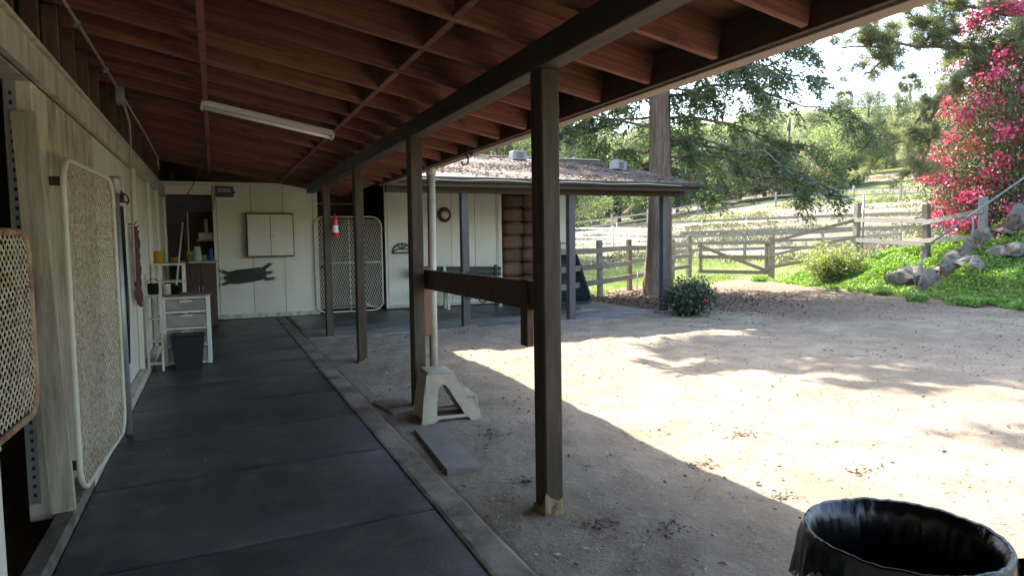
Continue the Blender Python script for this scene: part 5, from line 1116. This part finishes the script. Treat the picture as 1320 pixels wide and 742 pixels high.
# leafy tree close behind the porch roof
p = np.array([12.5, 30.0]); place_tree('leafy_tree', 'bright green leafy tree close behind the porch roof', 'tree', broadleaf_meshes(37, 9.5, 4.4, 22000, .16, L_LIGHT, BARKG, .2, 40), (p[0], p[1], tz(*p)), 1.0, 1.0)
p = np.array([17.5, 34.0]); place_tree('leafy_tree', 'loose green tree behind the vents of the porch roof', 'tree', broadleaf_meshes(38, 9.0, 4.0, 18000, .16, L_OAK, BARKG, .25, 36), (p[0], p[1], tz(*p)), 1.0, 2.0)
# palms
for k, (px, ds, H) in enumerate(((1168, 150, 19.5), (1085, 165, 19))):
    p = ground_at(px, ds); 
    t = thing('palm_tree', ('tall thin fan palm above the woods between pine limbs', 'distant fan palm half hidden in the woods left of the taller one')[k], 'tree', tuple(p)); top_z = at(px, 108 if k == 0 else 128, ds)[2]
    MB().tube([(p[0], p[1], p[2] - .3), (p[0] + .3, p[1], (p[2] + top_z) / 2), (p[0], p[1], top_z)], [.35, .26, .24], 8).build('trunk', BARKG, t)
    rg = np.random.default_rng(60 + k); PP = []; AA = []
    for q in range(46):
        a = rg.uniform(0, 6.28); el = rg.uniform(-.9, 1.1); dv = np.array([math.cos(a) * math.cos(el), math.sin(a) * math.cos(el), math.sin(el)]); c = np.array([p[0], p[1], top_z]) + dv * 1.1; n = 16
        PP.append(np.repeat(c[None], n, 0)); AA.append(dv + rg.normal(size=(n, 3)) * .38)
    PP = np.concatenate(PP); AA = np.concatenate(AA); add_mesh('crown', quads_mesh('crown', leaves(PP, AA, 1.2, .16, rg), L_PALM, p), t)
p = ground_at(1015, 86); up = thing('utility_pole', 'dark wooden utility pole standing in the far woods', 'pole', tuple(p))
MB().tube([(p[0], p[1], p[2] - .3), (p[0], p[1], p[2] + 9.2)], [.2, .16], 8).build('pole', DARKWOOD, up); MB().tube([(p[0], p[1], p[2] + 7.8), (p[0], p[1], p[2] + 8.9)], .2, 8).build('transformer', GREYPOST, up)

# ---- stuff: ground cover on the bank, grass, litter
def scatter_cover():
    rg = np.random.default_rng(71); n = 260000
    y = rg.uniform(2, 18.8, n); x = np.interp(y, BY, BX) + .22 * np.sin(y * 1.7) + .12 * np.sin(y * 4.1) + rg.uniform(-.35, 5.2, n)
    w = np.sin(x * 3.1 + 1.7 * np.sin(y * 2.3)) * np.sin(y * 2.7 + x) + .5 * np.sin(7 * x) * np.sin(6 * y)
    t = x - np.interp(y, BY, BX); keep = (rg.uniform(size=n) < .62 + .3 * w) & ((t > .05) | (w > .4))
    # keep the stone steps clear
    rel = np.stack([x, y], 1) - S0; al = rel @ sd_; ac = np.abs(rel @ np.array([-sd_[1], sd_[0]])); keep &= ~((al > 0) & (al < 3) & (ac < .38)); keep &= (np.hypot(x, y) < 25) & ~((y > 17.2) & (x > 17.4))
    x, y, w = x[keep], y[keep], w[keep]; hgt = rg.uniform(0, 1, len(x)) ** .8 * (.10 + .07 * w)
    P_ = np.stack([x, y, terrain(x, y) + np.maximum(hgt, .005)], 1); A_ = rg.normal(size=P_.shape) * np.array([1, 1, .5]) + np.array([0, 0, .25])
    o = bpy.data.objects.new('ground_cover', quads_mesh('ground_cover', leaves(P_, A_, rg.uniform(.045, .085, len(x)), rg.uniform(.035, .06, len(x)), rg, .12), L_COVER)); COL.objects.link(o); tag(o, 'bright green leafy ground cover spreading over the right bank', 'ground cover', kind='stuff')
scatter_cover()
def scatter_grass():
    rg = np.random.default_rng(72); n = 150000
    x = rg.uniform(8.2, 34, n); y = rg.uniform(11.5, 40, n); u, v = uv_of(x, y); side = (y - 14.6) - (x - 8.2) * .76
    keep = (((side > .1) & (x > 8.6)) | ((side > -2.2) & (x > 12.6) & (x < 18.5)) | ((x > 18.3) & (y > 13))) & (u < 38) & (rg.uniform(size=n) < np.clip(26 / u, 0, 1) * (.55 + .45 * np.sin(x * 1.3) * np.sin(y * 1.1)))
    x, y = x[keep], y[keep]; P_ = np.stack([x, y, terrain(x, y) - .005], 1); A_ = rg.normal(size=P_.shape) * np.array([.45, .45, .1]) + np.array([0, 0, 1])
    o = bpy.data.objects.new('grass', quads_mesh('grass', needles(P_, A_, rg.uniform(.04, .14, len(x)), .016, rg), L_GRASS)); COL.objects.link(o); tag(o, 'short sunlit paddock grass beyond the rail fence', 'grass', kind='stuff')
scatter_grass()
def scatter_weeds():
    rg = np.random.default_rng(77); n = 46000; px = rg.uniform(730, 1260, n); ds = rg.uniform(30, 105, n)
    az = YAW + np.arctan((px - 660) / CAM_F); x = np.sin(az) * ds; y = np.cos(az) * ds
    w = np.sin(x * .5 + 1.5 * np.sin(y * .31)) * np.sin(y * .42 + x * .2) + .5 * np.sin(x * 1.7) * np.sin(y * 1.5); keep = rg.uniform(size=n) < .18 + .5 * w; x, y, w = x[keep], y[keep], w[keep]
    P_ = np.stack([x, y, terrain(x, y) - .02], 1); k = 3; P_ = np.repeat(P_, k, 0) + rg.normal(size=(len(P_) * k, 3)) * np.array([.12, .12, 0]); A_ = rg.normal(size=P_.shape) * np.array([.6, .6, .1]) + np.array([0, 0, 1])
    o = bpy.data.objects.new('dry_weeds', quads_mesh('dry_weeds', leaves(P_, A_, rg.uniform(.1, .34, len(P_)), rg.uniform(.04, .1, len(P_)), rg), leafmat('dry_weed', (.07, .085, .028), (.15, .125, .065), .4, 1.2))); COL.objects.link(o); tag(o, 'dry weeds and tufts over the far paddocks', 'weeds', kind='stuff')
scatter_weeds()
def scatter_litter():
    rg = np.random.default_rng(73)
    # straw and dry leaf bits on the yard
    n = 26000; r_ = rg.uniform(1.2, 13, n); x = rg.uniform(1.3, 15, n); y = rg.uniform(1.2, 13.5, n)
    w = np.sin(x * 1.9 + np.sin(y * 1.3) * 2) * np.sin(y * 2.3 + x * .7)
    keep = (rg.uniform(size=n) < .35 + .5 * w) & (x < np.interp(y, BY, BX)) & ~((y > 10.9) & (x < 8.3)) & ~((x < 1.7) & (y > 4.0) & (y < 5.2))
    x, y = x[keep], y[keep]; m = len(x); P_ = np.stack([x, y, terrain(x, y) + .004], 1); a = rg.uniform(0, 6.28, m); A_ = np.stack([np.cos(a), np.sin(a), rg.uniform(-.1, .18, m)], 1)
    V = leaves(P_, A_, rg.uniform(.012, .05, m), rg.uniform(.004, .014, m), rg); V[..., 2] = np.maximum(V[..., 2], P_[:, None, 2] - .001)
    o = bpy.data.objects.new('straw_litter', quads_mesh('straw_litter', V, STRAW)); COL.objects.link(o); tag(o, 'straw and dry leaf bits strewn over the dirt yard', 'litter', kind='stuff')
    n = 16000; x = 1.28 + 7 * rg.uniform(size=n) ** 1.6; y = rg.uniform(1.0, 10.8, n); w = np.sin(x * 2.3 + np.sin(y * 1.9) * 2) * np.sin(y * 1.7 + x * 1.1)
    keep = (rg.uniform(size=n) < .3 + .6 * w) & ~((x < 1.7) & (y > 4.0) & (y < 5.2)); x, y = x[keep], y[keep]; m = len(x); P_ = np.stack([x, y, terrain(x, y) + .004], 1); a = rg.uniform(0, 6.28, m); A_ = np.stack([np.cos(a), np.sin(a), rg.uniform(-.1, .25, m)], 1)
    V = leaves(P_, A_, rg.uniform(.008, .04, m), rg.uniform(.004, .012, m), rg, .15); V[..., 2] = np.maximum(V[..., 2], P_[:, None, 2] - .001)
    o = bpy.data.objects.new('fine_debris', quads_mesh('fine_debris', V, STRAW)); COL.objects.link(o); tag(o, 'fine straw debris on the shaded dirt under the eave', 'litter', kind='stuff')
    n = 1500; x = rg.uniform(-.73, 1.27, n); y = rg.uniform(1.6, 12, n); keep = rg.uniform(size=n) < np.where((x < -.6) | (x > 1.0), .85, .10); x, y = x[keep], y[keep]; m = len(x); a = rg.uniform(0, 6.28, m)
    P_ = np.stack([x, y, np.where(x > 1.09, .016, .0045) + np.zeros(m)], 1); A_ = np.stack([np.cos(a), np.sin(a), rg.uniform(0, .15, m)], 1); V = leaves(P_, A_, rg.uniform(.008, .035, m), rg.uniform(.003, .009, m), rg, .1); V[..., 2] = np.maximum(V[..., 2], P_[:, None, 2])
    o = bpy.data.objects.new('swept_straw', quads_mesh('swept_straw', V, STRAW)); COL.objects.link(o); tag(o, 'bits of straw gathered along the edges of the aisle mats', 'litter', kind='stuff')
    n = 5200; x = rg.uniform(1.3, 14, n); y = rg.uniform(1.0, 13, n); w = np.sin(x * 1.3 + np.sin(y * 2.1) * 2) * np.sin(y * 1.9 - x * .8); keep = (rg.uniform(size=n) < .25 + .5 * w + .3 * (x > 7)) & (x < np.interp(y, BY, BX)) & ~((y > 10.9) & (x < 8.3)) & ~((x < 1.7) & (y > 4.0) & (y < 5.2)); x, y = x[keep], y[keep]; m = len(x); a = rg.uniform(0, 6.28, m)
    P_ = np.stack([x, y, terrain(x, y) + .006], 1); A_ = np.stack([np.cos(a), np.sin(a), rg.uniform(-.05, .35, m)], 1); V = leaves(P_, A_, rg.uniform(.02, .065, m), rg.uniform(.008, .026, m), rg, .25); V[..., 2] = np.maximum(V[..., 2], P_[:, None, 2] - .002)
    o = bpy.data.objects.new('fallen_leaves', quads_mesh('fallen_leaves', V, LITTERW)); COL.objects.link(o); tag(o, 'brown fallen leaves scattered across the yard', 'leaves', kind='stuff')
    # wood chips by the trunk
    n = 9000; x = rg.normal(9.8, 1.6, n); y = rg.normal(13.6, 1.3, n); keep = (x > 8.35) & (x < 15) & (y < 17); x, y = x[keep], y[keep]; m = len(x); a = rg.uniform(0, 6.28, m)
    P_ = np.stack([x, y, terrain(x, y) + .01], 1); A_ = np.stack([np.cos(a), np.sin(a), rg.uniform(-.2, .4, m)], 1)
    o = bpy.data.objects.new('wood_chips', quads_mesh('wood_chips', leaves(P_, A_, rg.uniform(.04, .1, m), rg.uniform(.02, .045, m), rg, .1), LITTERW)); COL.objects.link(o); tag(o, 'brown chips and fallen needles around the big trunk', 'litter', kind='stuff')
    # red-brown needles on the porch roof
    n = 26000; x = rg.uniform(2.5, 8.7, n); y = EYY + (RY - EYY) * rg.uniform(0, 1, n) ** 1.1; w = np.sin(x * 2.1) * np.sin(y * 3 + x) ; keep = rg.uniform(size=n) < .3 + .45 * w; x, y = x[keep], y[keep]; m = len(x); a = rg.uniform(0, 6.28, m)
    P_ = np.stack([x, y, EZ + SW * (y - EYY) + .036 + rg.uniform(0, .02, m)], 1); A_ = np.stack([np.cos(a), np.sin(a), .22 * np.sin(a) + rg.uniform(0, .2, m)], 1)
    o = bpy.data.objects.new('roof_litter', quads_mesh('roof_litter', leaves(P_, A_, rg.uniform(.03, .09, m), rg.uniform(.012, .026, m), rg, .1), LITTERW)); COL.objects.link(o); tag(o, 'red-brown dead needles lying on the porch roof', 'litter', kind='stuff')
    # magenta petals on the steps
    n = 900; al = rg.uniform(.2, 3, n); ac = rg.normal(0, .35, n); x = S0[0] + sd_[0] * al - sd_[1] * ac; y = S0[1] + sd_[1] * al + sd_[0] * ac; P_ = np.stack([x, y, terrain(x, y) + rg.uniform(.03, .16, n)], 1); A_ = rg.normal(size=(n, 3)) * np.array([1, 1, .3])
    o = bpy.data.objects.new('fallen_petals', quads_mesh('fallen_petals', leaves(P_, A_, .06, .05, rg, .1), PETAL)); COL.objects.link(o); tag(o, 'faded red petals fallen on the bank steps', 'petals', kind='stuff')
scatter_litter()
# clumps of dead leaves on the dirt near the posts
rg = np.random.default_rng(90); VV = []
for (px, py) in ((676, 620), (775, 672), (862, 687), (905, 597), (1120, 610), (960, 560), (1010, 640), (640, 560)):
    p = onZ(px, py); n_ = 46
    P_ = np.stack([rg.normal(p[0], .06, n_), rg.normal(p[1], .04, n_), np.zeros(n_)], 1); P_[:, 2] = terrain(P_[:, 0], P_[:, 1]) + .004 + rg.uniform(0, .012, n_); a = rg.uniform(0, 6.28, n_); A_ = np.stack([np.cos(a), np.sin(a), rg.uniform(-.05, .45, n_)], 1)
    VV.append(leaves(P_, A_, rg.uniform(.02, .06, n_), rg.uniform(.005, .016, n_), rg, .25))
o = bpy.data.objects.new('dead_leaf_clumps', quads_mesh('dead_leaf_clumps', np.concatenate(VV), leafmat('dark_dry_leaf', (.05, .036, .026), (.2, .14, .09), .15, 1.1))); COL.objects.link(o); tag(o, 'small drifts of dark dead leaves on the dirt around the near post', 'leaves', kind='stuff')
